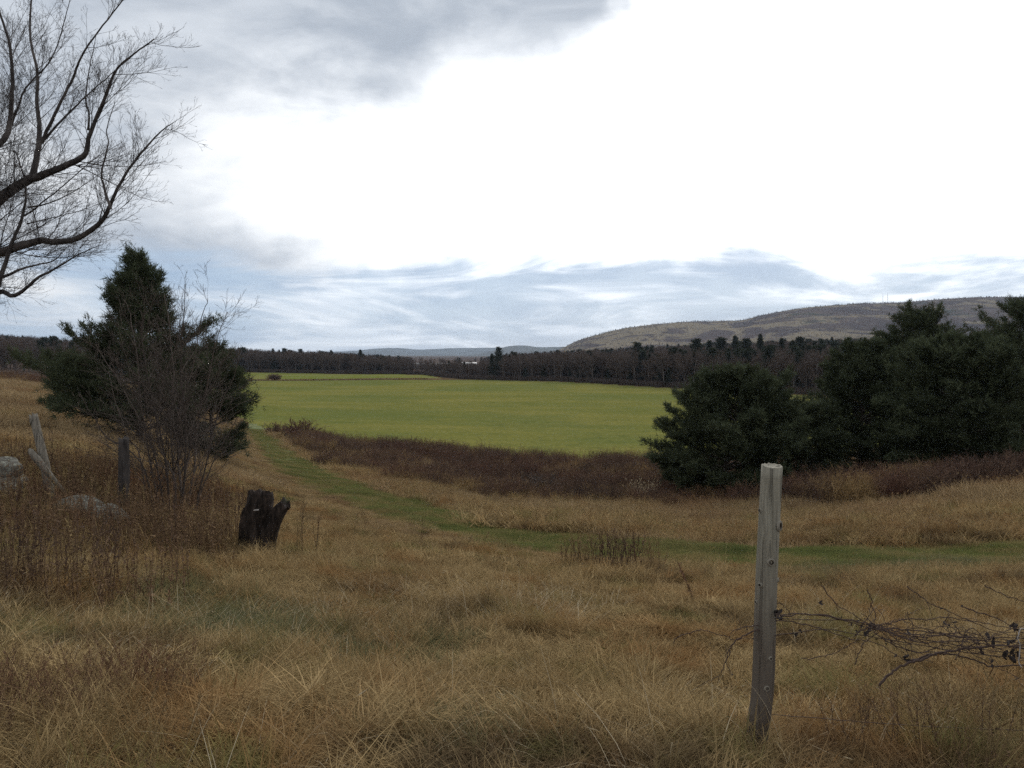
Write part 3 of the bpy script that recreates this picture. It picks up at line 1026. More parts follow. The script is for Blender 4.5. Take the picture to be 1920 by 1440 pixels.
# left of the track
b = on_ground(262, 30)
NT_COUNT += pine('tall dark white pine behind the bare shrub left of the field', b, top_h(262, 470, 30), cone(3.1, 0.18, 0.9), 11, step=0.15, size=0.26, wid=0.028, jag=0.20, rise=(0.10, 1.05), sub=5.5, whorl=0.31, cut=0.35)
b = on_ground(392, 34)
NT_COUNT += pine('smaller dark pine at the field edge, right of the tall pine', b, top_h(405, 640, 34), cone(1.9, 0.3, 0.55), 12, cut=0.5, jag=0.12, sub=6, step=0.18, low=0.03)
b = on_ground(135, 40)
NT_COUNT += pine('low spreading pine at the meadow edge, left of the tall pine', b, top_h(135, 645, 40), dome(1.6, 0.8, 0.25), 13, sub=5, step=0.18, low=0.03)
# hollow on the right
b = on_ground(1345, 44)
NT_COUNT += pine('broad round pine with low branches standing in the brambles behind the fence post', b, top_h(1395, 700, 44), dome(4.2, 0.80, 0.36, 0.5), 21, low=0.05, sub=5.0, whorl=0.34, lean=(1.5, 0), jag=0.10, wid=0.045, size=0.33)
b = on_ground(1500, 47)
NT_COUNT += pine('low dark pine filling the gap between the round pines', b, top_h(1500, 752, 47), dome(2.9, 0.8, 0.35, 0.5), 22, wid=0.045, size=0.33, jag=0.12, sub=5, step=0.18, low=0.06)
b = on_ground(1618, 50)
NT_COUNT += pine('narrow dark pine between the two round pines', b, top_h(1600, 634, 50), dome(3.4, 0.85, 0.35, 0.55), 23, wid=0.045, size=0.33, jag=0.12, sub=4.5, step=0.19, low=0.06)
b = on_ground(1722, 58)
NT_COUNT += pine('taller loose-crowned pine rising against the ridge behind the round pines', b, top_h(1722, 572, 58), dome(4.2, 0.6, 0.45, 0.55), 24, step=0.22, low=0.1, jag=0.16)
b = on_ground(1795, 42)
NT_COUNT += pine('grey-green round pine standing above the reddish brambles at the bank', b, top_h(1790, 640, 42), dome(4.2, 0.8, 0.4, 0.5), 25, low=0.14, sub=4.5, whorl=0.36, jag=0.10, wid=0.045, size=0.33)
b = on_ground(1925, 56)
NT_COUNT += pine('tall dark pine cut by the photo edge behind the grey-green pine', b, top_h(1935, 545, 56), dome(4.6, 0.6, 0.35, 0.8), 26, step=0.22, low=0.06)
b = on_ground(1855, 60)
NT_COUNT += pine('half-hidden pine between the loose pine and the edge pine', b, top_h(1850, 606, 60), dome(3.4, 0.6, 0.35, 0.8), 27, step=0.24, low=0.06)


# ------------------------------------------------------------------ big bare maple at the left
MD = 11.5
root = thing('maple_tree', 'big leafless maple leaning its branches in from the upper left', 'tree', on_ground(-330, MD))
g = np.random.default_rng(5)
gx, gy, gz = on_ground(-330, MD)
tb = Buf()


def L3(P, d0, d1):
    """limb drawn through photo columns/rows, running from distance d0 to d1"""
    n = len(P)
    return [ray(a, b, d0 + (d1 - d0) * k / (n - 1)) for k, (a, b) in enumerate(P)]


fork = ray(-300, 420, MD)
trunk_pts = spline([[gx, gy, gz - 0.4], [gx + 0.05, gy, gz + 1.2], fork, ray(-290, 100, MD + 0.3), ray(-320, -350, MD + 0.6)], 26)
tube(tb, trunk_pts - np.array([gx, gy, gz]), np.linspace(0.42, 0.07, 26), 14, 0.5, rough=0.04, rng=g)
link('trunk', tb.mesh('trunk', True), M['bark'], root)
LIMBS = [
    # (points, d0, d1, r0, r1)
    ([(-290, 520), (-150, 455), (-40, 402), (10, 362), (48, 337), (75, 329), (112, 312), (152, 288), (161, 250), (190, 185), (215, 128), (286, 72)], 11.5, 11.0, 0.15, 0.012),
    ([(60, 333), (74, 280), (76, 230), (72, 190), (70, 130), (58, 60), (66, -30), (90, -120)], 11.4, 11.8, 0.062, 0.01),
    ([(78, 268), (105, 205), (135, 140), (152, 105), (180, 62), (230, 0), (262, -60)], 11.5, 11.0, 0.036, 0.008),
    ([(84, 262), (130, 210), (160, 180), (205, 140), (250, 100)], 11.5, 11.9, 0.026, 0.006),
    ([(-295, 600), (-120, 490), (0, 472), (42, 460), (76, 451), (116, 453), (158, 441), (196, 414), (212, 386), (228, 345), (262, 292), (300, 250), (332, 226)], 11.5, 10.8, 0.115, 0.008),
    ([(207, 392), (198, 355), (197, 320), (208, 270), (205, 240), (222, 190)], 10.9, 10.9, 0.03, 0.006),
    ([(-295, 640), (-150, 600), (-60, 580), (0, 548), (22, 556), (45, 546), (70, 524), (105, 505), (150, 478), (185, 462)], 11.5, 11.0, 0.085, 0.006),
    ([(-8, 552), (8, 505), (25, 455), (42, 412), (50, 380), (48, 340), (30, 290)], 11.2, 11.6, 0.05, 0.012),
    ([(-20, 530), (30, 508), (66, 496), (100, 486), (117, 468)], 11.3, 11.1, 0.036, 0.006),
    ([(-292, 420), (-160, 330), (-60, 300), (0, 268), (14, 240), (20, 170), (14, 90), (-10, 10), (-15, -80)], 11.5, 12.0, 0.10, 0.012),
    ([(12, 250), (35, 205), (50, 165), (95, 110), (120, 40), (135, -30)], 11.9, 12.3, 0.032, 0.006),
    ([(40, 408), (62, 398), (100, 368), (140, 335), (180, 300), (230, 270)], 11.4, 11.8, 0.022, 0.005),
    ([(52, 388), (90, 380), (130, 360), (175, 330), (200, 318)], 11.4, 11.0, 0.018, 0.004),
    ([(50, 420), (90, 410), (150, 395), (190, 380)], 11.4, 11.2, 0.015, 0.004),
    ([(165, 245), (166, 215), (158, 180), (165, 120), (175, 60)], 11.1, 10.8, 0.024, 0.005),
    ([(-292, 300), (-180, 150), (-120, 0), (-60, -160)], 11.5, 11.2, 0.10, 0.03),
    ([(-295, 200), (-380, 0), (-420, -200)], 11.6, 12.4, 0.11, 0.03),
    ([(-300, 400), (-420, 250), (-560, 120), (-640, 0)], 11.5, 12.5, 0.13, 0.03),
    ([(-300, 450), (-450, 380), (-600, 360), (-700, 300)], 11.5, 10.4, 0.12, 0.02),
    ([(-295, 350), (-250, 180), (-230, 0), (-200, -200)], 11.5, 10.0, 0.12, 0.03),
    ([(-295, 380), (-320, 250), (-300, 60), (-340, -140)], 11.5, 13.6, 0.12, 0.03),
]
LEV = [(8.5, 0.245, 0.70, 0.08, 0.11, 0.06), (11.0, 0.50, 0.62, 0.06, 0.12, 0.06), (12.0, 0.60, 0.60, 0.04, 0.15, 0.04), (8.0, 0.5, 0.55, 0.02, 0.15, 0.0)]
LEV_OUT = [(2.0, 0.34, 0.62, 0.10, 0.10, 0.14), (4.0, 0.42, 0.60, 0.07, 0.12, 0.10), (3.5, 0.5, 0.55, 0.05, 0.14, 0.05)]
off = np.array([gx, gy, gz])
twigs = Buf()
for k, (P, d0, d1, r0, r1) in enumerate(LIMBS):
    lb = Buf()
    pts = spline(L3(P, d0, d1), 5 * len(P)) - off
    pts = pts + np.cumsum(g.normal(0, 0.004, pts.shape), 0)
    grow([lb, twigs], pts, r0 * 0.85, r1 * 0.7, 0, LEV if k < 15 else LEV_OUT, g, (0.2, 0.8), 0.0013)
    link('limb', lb.mesh('limb', True), M['bark'], root)
link('crown', twigs.mesh('twigs'), M['bark'], root)


# ------------------------------------------------------------------ many-stemmed bare shrub
SD = 12.6


def bare_shrub(name, label, stems, base, levels, seed, mt='twig_shrub', rmin=0.0022):
    g = np.random.default_rng(seed)
    root = thing(name, label, 'shrub', base)
    off = np.array(base)
    tw = Buf()
    for P, r0, r1 in stems:
        lb = Buf()
        pts = spline(np.array(P) - off, 4 * len(P))
        pts = pts + np.cumsum(g.normal(0, 0.012, pts.shape), 0) * np.linspace(0, 1, len(pts))[:, None]
        grow([lb, tw], pts, r0, r1, 0, levels, g, (0.2, 1.0), rmin)
        link('stem', lb.mesh('stem', True), M[mt], root)
    link('twigs', tw.mesh('twigs'), M[mt], root)
    return tw.k


def S3(P, d0, d1):
    n = len(P)
    x0 = P[0][0]
    X, Y = xy(x0, d0)
    foot = np.array([X, Y, h1(X, Y) - 0.15])
    return [foot] + [ray(a, b, d0 + (d1 - d0) * (k + 1) / n) for k, (a, b) in enumerate(P)]


ST = []
for P, d0, d1, r in [
    ([(300, 960), (282, 860), (268, 760), (262, 660), (250, 590), (238, 560)], 12.6, 13.0, 0.026),
    ([(318, 960), (312, 880), (296, 780), (280, 700), (276, 620), (284, 560)], 12.5, 12.2, 0.028),
    ([(330, 965), (322, 880), (316, 790), (322, 700), (318, 620), (308, 552)], 12.7, 12.9, 0.030),
    ([(340, 960), (350, 870), (352, 790), (345, 710), (352, 630), (362, 540)], 12.4, 12.0, 0.030),
    ([(352, 960), (366, 880), (372, 800), (392, 720), (400, 650), (425, 580)], 12.6, 13.0, 0.026),
    ([(365, 955), (385, 870), (402, 800), (420, 745), (440, 700), (452, 640)], 12.6, 12.3, 0.022),
    ([(288, 960), (272, 880), (240, 840), (205, 815), (185, 775), (160, 735)], 12.4, 12.0, 0.020),
    ([(280, 965), (262, 850), (246, 830), (225, 770), (205, 700)], 12.9, 13.4, 0.018),
    ([(345, 960), (335, 850), (338, 760), (365, 690), (385, 600), (398, 560)], 12.9, 13.3, 0.024),
    ([(310, 960), (290, 850), (250, 760), (215, 690), (190, 640)], 12.7, 13.2, 0.022),
    ([(372, 950), (400, 880), (430, 830), (455, 790)], 12.5, 12.2, 0.016),
    ([(325, 960), (330, 900), (300, 820), (310, 720), (335, 640), (340, 580)], 12.3, 12.0, 0.022),
    ([(355, 960), (345, 900), (360, 820), (335, 740), (320, 680), (345, 600)], 12.9, 13.2, 0.022),
]:
    ST.append((S3(P, d0, d1), r, 0.005))
NS = bare_shrub('bare_shrub', 'tall leafless many-stemmed shrub in front of the dark pine', ST, on_ground(330, 12.6),
                [(6.2, 0.36, 0.70, 0.07, 0.15, 0.12), (8.5, 0.45, 0.65, 0.05, 0.17, 0.1), (7.0, 0.5, 0.6, 0.03, 0.18, 0.05)], 31, rmin=0.0018)


# ------------------------------------------------------------------ far trees
def bare_far(seed, H=14.0):
    g = np.random.default_rng(seed)
    tb, cb = Buf(), Buf()
    lean_ = g.normal(0, 0.4, 2)
    tp = np.array([[lean_[0] * s * s, lean_[1] * s * s, -0.5 + H * 0.62 * s] for s in np.linspace(0, 1, 5)])
    tube(tb, tp, np.linspace(0.22, 0.09, 5), 5, 0.6)
    tips = []
    for _ in range(20):
        s = g.uniform(0.12, 1.0)
        p = tp[0] * (1 - s) + tp[-1] * s
        a, e = g.uniform(0, 2 * pi), g.uniform(0.5, 1.25)
        L = H * g.uniform(0.2, 0.42) * (1.15 - 0.45 * s)
        d = np.array([cos(a) * cos(e), sin(a) * cos(e), sin(e)])
        q = p + d * L
        q[2] += 0.12 * L
        mid = (p + q) / 2 + g.normal(0, 0.2, 3)
        tube(cb, [p, mid, q], [0.07, 0.05, 0.02], 3, g.uniform(0.3, 0.8), cap=False)
        for _ in range(9):
            f = g.uniform(0.25, 1)
            b0 = p * (1 - f) + q * f + g.normal(0, 0.15, 3)
            dd = norm(d * 0.6 + g.normal(0, 0.6, 3) + np.array([0, 0, 0.45]))
            l = H * g.uniform(0.06, 0.14)
            e0 = b0 + dd * l
            sd = norm(cross3(dd, g.normal(0, 1, 3)))
            tn = g.random()
            cb.add([b0 - sd * .045, b0 + sd * .045, e0], [[0, 1, 2]], None, tn)
            for _ in range(6):
                f2 = g.uniform(0.2, 1)
                c0 = b0 * (1 - f2) + e0 * f2
                d2 = norm(dd * 0.7 + g.normal(0, 0.55, 3) + np.array([0, 0, 0.3]))
                s2 = norm(cross3(d2, g.normal(0, 1, 3)))
                l2 = H * g.uniform(0.035, 0.085)
                cb.add([c0 - s2 * .04, c0 + s2 * .04, c0 + d2 * l2], [[0, 1, 2]], None, tn)
    return tb.mesh('bare_trunk', True), cb.mesh('bare_crown')


def ever_far(seed, H=14.0, pineish=False):
    g = np.random.default_rng(seed)
    tb, cb = Buf(), Buf()
    tube(tb, [[0, 0, -0.5], [0, 0, H * 0.5], [0, 0, H * 0.97]], [0.2, 0.13, 0.03], 5, 0.4)
    n = 1100
    f = g.random(n) ** (0.9 if pineish else 1.15)
    z = H * (0.08 + 0.92 * f) if not pineish else H * (0.2 + 0.8 * f)
    k = (z / H)
    R = H * (0.20 * (1 - k) ** 0.8 + 0.012) if not pineish else H * 0.2 * np.clip(np.sin(pi * np.clip(k * 0.93, 0, 1)) ** 0.6, 0.1, 1)
    lay = 0.72 + 0.28 * np.sin(z * 3.1 + seed) + g.normal(0, 0.16, n)
    a = g.uniform(0, 2 * pi, n)
    rr = R * np.sqrt(g.random(n)) * lay * (1 + 0.25 * np.sin(3 * a + seed))
    P = np.c_[rr * np.cos(a), rr * np.sin(a), z]
    D = np.c_[np.cos(a), np.sin(a), np.full(n, -0.1 if not pineish else 0.35)]
    V, T, tn = needle_crown(P, D / np.linalg.norm(D, axis=1, keepdims=True), H * 0.065, 2, H * 0.022, g)
    cb.add(V, T, None, tn)
    return tb.mesh('ever_trunk', True), cb.mesh('ever_crown')


BARE = [bare_far(100 + k) for k in range(6)]
EVER = [ever_far(200 + k, 14.0, k >= 3) for k in range(6)]


def far_tree(kind, k, x, y, scale, name, label, group=None, wide=1.0):
    tm, cm = (BARE if kind == 'bare' else EVER)[k % 6]
    r = thing(name, label, 'tree', (x, y, h1(x, y)), RNG.uniform(0, 6.28), (scale * wide, scale * wide, scale), group)
    link('trunk', tm, M['bark_far'], r)
    link('crown', cm, M['twig_far'] if kind == 'bare' else M['needles_far'], r)
    return r


EDGE = WOODLINE
ed = np.concatenate([[0], np.cumsum(np.linalg.norm(np.diff(EDGE, axis=0), axis=1))])


def edge_at(s):
    return np.array([np.interp(s, ed, EDGE[:, 0]), np.interp(s, ed, EDGE[:, 1])])


def in_gap(x, y):
    """a thin spot in the wood where farm roofs show"""
    u = 960 + F_PX * x / y
    return (u > 772) & (u < 900)


s = 4.0
while s < ed[-1] - 2:
    p = edge_at(s) + np.array([RNG.normal(0, 1.0), abs(RNG.normal(1.5, 2.0))])
    u = 960 + F_PX * p[0] / p[1]
    if u > 462:
        sc = RNG.uniform(0.80, 1.2) * np.interp(u, [450, 600, 680, 780, 900, 960], [1.15, 1.05, 0.92, 0.68, 0.68, 1.0])
        far_tree('bare', RNG.integers(0, 6), p[0], p[1], sc, 'bare_tree', 'leafless grey-brown tree in the front row of the far treeline', 'bare trees along the far field edge')
    s += RNG.uniform(3.4, 6.8)
EV = [  # column, row of top, behind-edge distance, variant, width, label (None: not told apart)
    (935, 652, 5, 4, 0.8, 'tall thin dark evergreen standing out in mid treeline'),
    (922, 664, 3, 0, 0.9, 'evergreen beside the tall thin one in mid treeline'),
    (1195, 643, 14, 3, 1.0, 'tall open pine rising above the treeline below the ridge foot'),
    (1240, 676, 1, 0, 1.2, 'dark evergreen at the right end of the open field edge'),
    (1180, 690, 0, 1, 1.3, None), (1140, 692, 0, 2, 1.3, None), (1085, 690, 0, 0, 1.4, None), (1068, 694, 0, 1, 1.2, None),
    (1020, 684, 1, 2, 1.2, None), (985, 688, 1, 0, 1.2, None), (1100, 672, 6, 1, 1.0, None), (1218, 664, 12, 2, 1.0, None),
    (700, 690, 2, 0, 1.4, 'small dark evergreen left of centre in the far treeline'),
    (676, 656, 20, 1, 1.0, None), (560, 672, 6, 2, 1.2, None), (610, 668, 15, 0, 1.1, None), (515, 668, 5, 1, 1.3, None),
    (1305, 637, 60, 4, 1.1, None), (1330, 640, 70, 0, 1.0, None), (1352, 634, 75, 5, 1.1, None), (1378, 630, 80, 1, 1.0, None),
    (1398, 636, 70, 3, 1.0, None), (1425, 628, 90, 2, 0.9, 'pointed dark evergreen tallest on the wooded rise before the ridge'), (1465, 636, 85, 0, 1.0, None),
    (1485, 640, 60, 1, 1.1, None), (1500, 633, 95, 4, 1.0, None), (1540, 640, 90, 2, 1.0, None), (1275, 655, 30, 1, 1.0, None),
    (1400, 668, 20, 0, 1.1, None), (1450, 660, 30, 2, 1.1, None), (1565, 642, 70, 5, 1.0, None), (840, 690, 1, 2, 1.2, None),
    (1255, 690, 0, 2, 1.2, None), (1300, 680, 4, 1, 1.2, None),
]
for (u, row, back, k, wd, lb) in EV:
    q = (u - 960) / F_PX
    sgrid = np.linspace(0, ed[-1], 900)
    E = np.array([edge_at(v) for v in sgrid])
    y0 = E[np.argmin(abs(E[:, 0] / E[:, 1] - q)), 1] + back + 1
    x0 = q * y0
    Hh = max(3.0, ray(u, row, y0)[2] - h1(x0, y0))
    far_tree('ever', k, x0, y0, Hh / 14.0, 'evergreen_tree', lb or 'dark evergreen among the bare trees of the far treeline',
             None if lb else 'evergreens in the far treeline', wd)

# the wood behind the front row reads as one mass
T_BARE = []
for k, (tm, cm) in enumerate(BARE):
    b_ = Buf()
    for src in (tm, cm):
        V = np.zeros(len(src.vertices) * 3, np.float32)
        src.vertices.foreach_get('co', V)
        L_ = np.zeros(len(src.loops), np.int32)
        src.loops.foreach_get('vertex_index', L_)
        st = np.zeros(len(src.polygons), np.int32)
        src.polygons.foreach_get('loop_start', st)
        tot = np.diff(np.append(st, len(L_)))
        tn = np.zeros(len(src.vertices), np.float32)
        src.attributes['tone'].data.foreach_get('value', tn)
        tr = [L_[a:a + 3] for a, c in zip(st, tot) if c == 3]
        qd = [L_[a:a + 4] for a, c in zip(st, tot) if c == 4]
        b_.add(V.reshape(-1, 3), np.array(tr) if tr else None, np.array(qd) if qd else None, tn)
    T_BARE.append(template(b_.mesh('wood_tree'), M['twig_far']))
T_EVER = [template(e[1].copy(), M['needles_far']) for e in EVER]
n = 9000
x, y = polar(n, 195, 1150, -44, 44, 0.45)
ss = RNG.uniform(0, ed[-1], 2600)                     # thicker just behind the front row
fx = np.array([edge_at(v) for v in ss]) + np.c_[RNG.normal(0, 3, 2600), RNG.uniform(5, 75, 2600)]
x, y = np.concatenate([x, fx[:, 0]]), np.concatenate([y, fx[:, 1]])
n = len(x)
u = 960 + F_PX * x / y
eu = EDGE[:, 0] / EDGE[:, 1]
front = np.interp(x / y, eu, EDGE[:, 1], left=300, right=190)
keep = (y > front + 5)
keep &= ~((u < 450) & (y < 210))
keep &= ~(in_gap(x, y) & (y > 405) & (RNG.random(n) < 0.93))
x, y, u = x[keep], y[keep], u[keep]
z = height(x, y)
ev = RNG.random(len(x)) < (0.04 + 0.20 * (fbm(x * 0.012, y * 0.012, 77) > 0.58))
idx = np.where(ev, RNG.integers(6, 12, len(x)), RNG.integers(0, 6, len(x)))
sc = RNG.uniform(0.8, 1.12, len(x)) * np.interp(u, [450, 600, 680, 780, 900, 960], [1.15, 1.05, 0.92, 0.66, 0.66, 1.0]) * np.where(ev, 0.9, 1.0)
scatter('forest', 'mass of bare brown woodland with evergreens behind the field', 'woodland', T_BARE + T_EVER, np.c_[x, y, z - 0.3], RNG.uniform(0, 6.28, len(x)), sc, idx)

# trees that clothe the ridge
T_R = [template(e[1].copy(), M['needles_far']) for e in EVER[:2]] + [template(o.data.copy(), M['twig_far']) for o in T_BARE[:3]]
for o in T_R[2:]:
    o.data.materials[0] = M['twig_ridge']
nx_, ny_ = ridge.shape[:2]
n = 9000
ri, rj = RNG.uniform(0, nx_ - 2, n), RNG.uniform(6, ny_ * 0.66, n)
i0, j0 = ri.astype(int), rj.astype(int)
fu, fv = (ri - i0)[:, None], (rj - j0)[:, None]
RP = (ridge[i0, j0] * (1 - fu) + ridge[i0 + 1, j0] * fu) * (1 - fv) + (ridge[i0, j0 + 1] * (1 - fu) + ridge[i0 + 1, j0 + 1] * fu) * fv
cl = fbm(RP[:, 0] * 0.006, RP[:, 1] * 0.006, 91)
evr = (cl > 0.66) & (RNG.random(n) < 0.5)
scatter('ridge_woods', 'thin woodland covering the skyline ridge', 'woodland', T_R, RP - np.array([0, 0, 0.5]), RNG.uniform(0, 6.28, n),
        RNG.uniform(0.3, 0.55, n), np.where(evr, RNG.integers(0, 2, n), RNG.integers(2, 5, n)))
# ------------------------------------------------------------------ near things: post, wire, vines, stump, stones, old posts
PD = 3.05


def lumpy_tube(pts, rad, sides, seed, amp, stretch=0.25, freq=9.0, flat_top=None):
    """tube with lengthwise ridges and hollows; returns V, Q, rings"""
    b = Buf()
    tube(b, pts, rad, sides, 0.5, cap=False)
    V = b.V[0].copy()
    n = len(pts)
    ang = np.tile(np.arange(sides) * 2 * pi / sides, n)
    s = np.repeat(np.linspace(0, 1, n), sides)
    k = (fbm(np.cos(ang) * freq * 0.35 + 7, np.sin(ang) * freq * 0.35 + s * freq * stretch, seed) - 0.5) * 2 * amp
    c = np.repeat(np.asarray(pts, float), sides, 0)
    V = c + (V - c) * (1 + k)[:, None]
    return V, b.Q[0], sides, n


def capped(V, Q, sides, n, dip=0.0, slant=0.0, rag=0.0, seed=0):
    """closes the top ring with an inner ring and a middle point"""
    g = np.random.default_rng(seed)
    top = V[(n - 1) * sides:n * sides].copy()
    ang = np.arange(sides) * 2 * pi / sides
    top[:, 2] += slant * np.cos(ang) + rag * g.standard_normal(sides)
    V = V.copy()
    V[(n - 1) * sides:n * sides] = top
    mid = top.mean(0)
    inner = mid + (top - mid) * 0.86
    inner[:, 2] -= dip * 0.4
    k = len(V)
    V = np.vstack([V, inner, mid - [0, 0, dip]])
    Q2 = [[(n - 1) * sides + j, (n - 1) * sides + (j + 1) % sides, k + (j + 1) % sides, k + j] for j in range(sides)]
    T = [[k + j, k + (j + 1) % sides, k + sides] for j in range(sides)]
    return V, np.vstack([Q, Q2]), np.array(T)


foot = np.array(on_ground(1425, PD))
root = thing('fence_post', 'upright weathered grey fence post with dark knots in the foreground grass', 'fence post', foot)
line = [foot - [0, 0, 0.5] - foot, np.array([0, 0, 0.02]), ray(1430, 1290, PD) - foot, ray(1437, 1090, PD) - foot, ray(1447.5, 873, PD) - foot]
pp = spline(line, 40)
V, Q, sd, n = lumpy_tube(pp, np.linspace(0.0475, 0.0415, 40), 32, 3, 0.045, 0.5, 9.0)
V, Q, T = capped(V, Q, sd, n, 0.006, 0.004, 0.0015, 3)
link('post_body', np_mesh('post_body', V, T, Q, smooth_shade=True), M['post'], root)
axis_at = lambda z: np.array([np.interp(z, pp[:, 2], pp[:, 0]), np.interp(z, pp[:, 2], pp[:, 1]), z])
for (kx, ky, size, hole) in ((1458, 984, 0.017, 1.0), (1439, 1050, 0.012, 0.8), (1422, 957, 0.006, 0.8), (1421, 1094, 0.007, 0.9), (1456, 1086, 0.007, 0.6), (1438, 1228, 0.007, 0.7), (1431, 1283, 0.009, 0.9), (1414, 1128, 0.006, 0.7)):
    w = ray(kx, ky, PD) - foot
    a = axis_at(w[2])
    r = 0.0445
    sx = np.clip((w[0] - a[0]) / r, -0.97, 0.97)
    nrm = np.array([sx, -sqrt(1 - sx * sx), 0.05])
    c = a + nrm * r * 0.97
    u_, v_, d_ = frame(nrm)
    kb = Buf()
    A = np.arange(12) * 2 * pi / 12
    R1 = [c + (np.outer(np.cos(A), u_) + np.outer(np.sin(A), v_) * 1.0) * size * 1.55 - nrm * 0.004,
          c + (np.outer(np.cos(A), u_) + np.outer(np.sin(A), v_)) * size * 1.15 + nrm * 0.006,
          c + (np.outer(np.cos(A), u_) + np.outer(np.sin(A), v_)) * size * 0.8 + nrm * 0.005]
    Vk = np.vstack(R1)
    Qk = [[i * 12 + j, i * 12 + (j + 1) % 12, (i + 1) * 12 + (j + 1) % 12, (i + 1) * 12 + j] for i in range(2) for j in range(12)]
    ko = link('knot', np_mesh('knot', Vk, None, Qk, smooth_shade=True), M['knot_rim'], root)
    Vc = np.vstack([c + (np.outer(np.cos(A), u_) + np.outer(np.sin(A), v_)) * size * 0.84 + nrm * 0.0042, [c - nrm * 0.006 * hole]])
    link('knot_hole', np_mesh('knot_hole', Vc, [[j, (j + 1) % 12, 12] for j in range(12)], None, smooth_shade=True), M['knot_core'], ko)


def run(P, d, wob=0.0, seed=0, n=None):
    g = np.random.default_rng(seed)
    pts = spline([ray(a, b, d + (dd if len(q) > 2 else 0)) for q in P for a, b, dd in [(*q, 0)[:3]]], n or 6 * len(P))
    k = np.cumsum(g.normal(0, wob, pts.shape), 0)
    k -= np.linspace(0, 1, len(pts))[:, None] * k[-1]
    return pts + k


# rusty wire strands: they leave the post, sag, and go to ground beyond the picture
def to_ground(pts, px, D):
    e = np.array(on_ground(px, D, -0.05))
    return np.vstack([pts, spline([pts[-1], (pts[-1] + e) / 2 + [0, 0, 0.08], e], 8)[1:]])


root = thing('wire_fence', 'sagging rusty wire strands running right from the grey fence post', 'fence', foot)
WIRES = [
    ([(1440, 1156), (1490, 1149), (1560, 1156), (1620, 1172), (1690, 1184), (1770, 1188), (1850, 1193), (1920, 1196), (2060, 1204)], 0.0021),
    ([(1440, 1159), (1520, 1162), (1600, 1166), (1690, 1192), (1790, 1210), (1870, 1220), (1930, 1224), (2060, 1230)], 0.0019),
    ([(1436, 1192), (1490, 1187), (1545, 1181), (1610, 1192), (1690, 1206), (1790, 1222), (1880, 1232), (1940, 1236), (2060, 1240)], 0.0019),
    ([(1436, 1338), (1520, 1346), (1620, 1352), (1760, 1362), (1930, 1372), (2060, 1380)], 0.0016),
]
for k, (P, r) in enumerate(WIRES):
    wb = Buf()
    pts = to_ground(run(P, PD - 0.03, 0.0012, 40 + k), 2250, PD)
    tube(wb, pts - foot, r, 5, 0.5)
    link('wire', wb.mesh('wire', True), M['wire'], root)

vroot = thing('dried_vine', 'tangle of dead brown vine and curled leaves hanging on the wire', 'vine', foot)
VINES = [
    ([(1650, 1286), (1672, 1262), (1702, 1240), (1740, 1228), (1790, 1216), (1850, 1208), (1925, 1215), (2000, 1222)], 0.0042),
    ([(1702, 1240), (1740, 1226), (1780, 1225), (1820, 1236), (1862, 1248), (1925, 1249), (2000, 1252)], 0.0034),
    ([(1455, 1150), (1500, 1147), (1570, 1157), (1640, 1172), (1720, 1200), (1800, 1200), (1925, 1212)], 0.0026),
    ([(1455, 1162), (1530, 1178), (1590, 1196), (1650, 1210), (1700, 1240)], 0.0020),
    ([(1540, 1096), (1575, 1128), (1615, 1160), (1660, 1190), (1705, 1236)], 0.0018),
    ([(1628, 1106), (1640, 1128), (1642, 1162), (1632, 1182)], 0.0019),
    ([(1700, 1098), (1735, 1125), (1770, 1143), (1815, 1165), (1880, 1188), (1930, 1196)], 0.0018),
    ([(1648, 1176), (1690, 1160), (1740, 1154), (1800, 1153), (1860, 1163), (1925, 1182)], 0.0020),
    ([(1500, 1237), (1540, 1232), (1580, 1219), (1618, 1194), (1645, 1178)], 0.0015),
    ([(1602, 1250), (1610, 1228), (1632, 1200), (1655, 1178)], 0.0019),
    ([(1845, 1098), (1880, 1118), (1925, 1136), (1990, 1150)], 0.0017),
    ([(1805, 1138), (1850, 1155), (1900, 1178), (1940, 1190)], 0.0020),
    ([(1670, 1180), (1740, 1196), (1800, 1186), (1850, 1192), (1930, 1186)], 0.0018),
    ([(1640, 1185), (1700, 1212), (1760, 1218), (1830, 1200), (1880, 1180), (1930, 1168)], 0.0019),
    ([(1625, 1178), (1690, 1178), (1760, 1182), (1830, 1196), (1925, 1204)], 0.0022),
    ([(1655, 1195), (1720, 1225), (1770, 1208), (1820, 1218), (1925, 1240)], 0.0018),
    ([(1800, 1215), (1860, 1250), (1905, 1272), (1950, 1290)], 0.0013),
    ([(1436, 1182), (1400, 1188), (1378, 1206), (1364, 1232), (1352, 1262)], 0.0026),
    ([(1370, 1218), (1363, 1240), (1368, 1262)], 0.0016),
    ([(1436, 1170), (1400, 1174), (1372, 1184)], 0.0017),
    ([(1262, 1204), (1280, 1188), (1315, 1184), (1350, 1190), (1380, 1199), (1420, 1194)], 0.0016),
    ([(1455, 1130), (1468, 1140), (1482, 1152)], 0.0014),
    ([(1700, 1150), (1712, 1180), (1702, 1210), (1706, 1238)], 0.0016),
    ([(1780, 1150), (1776, 1168), (1782, 1190)], 0.0016),
    ([(1352, 1262), (1335, 1272), (1318, 1284)], 0.0011),
]
g = np.random.default_rng(77)
for _ in range(24):           # many fine strands through the thick of it
    x0 = g.uniform(1600, 1840)
    x1 = x0 + g.uniform(60, 190)
    f = lambda x_: 1172 + (x_ - 1600) * 0.13 + g.normal(0, 15)
    VINES.append(([(x0 + (x1 - x0) * q_, f(x0 + (x1 - x0) * q_)) for q_ in (0, 0.3, 0.65, 1)], g.uniform(0.0009, 0.0017)))
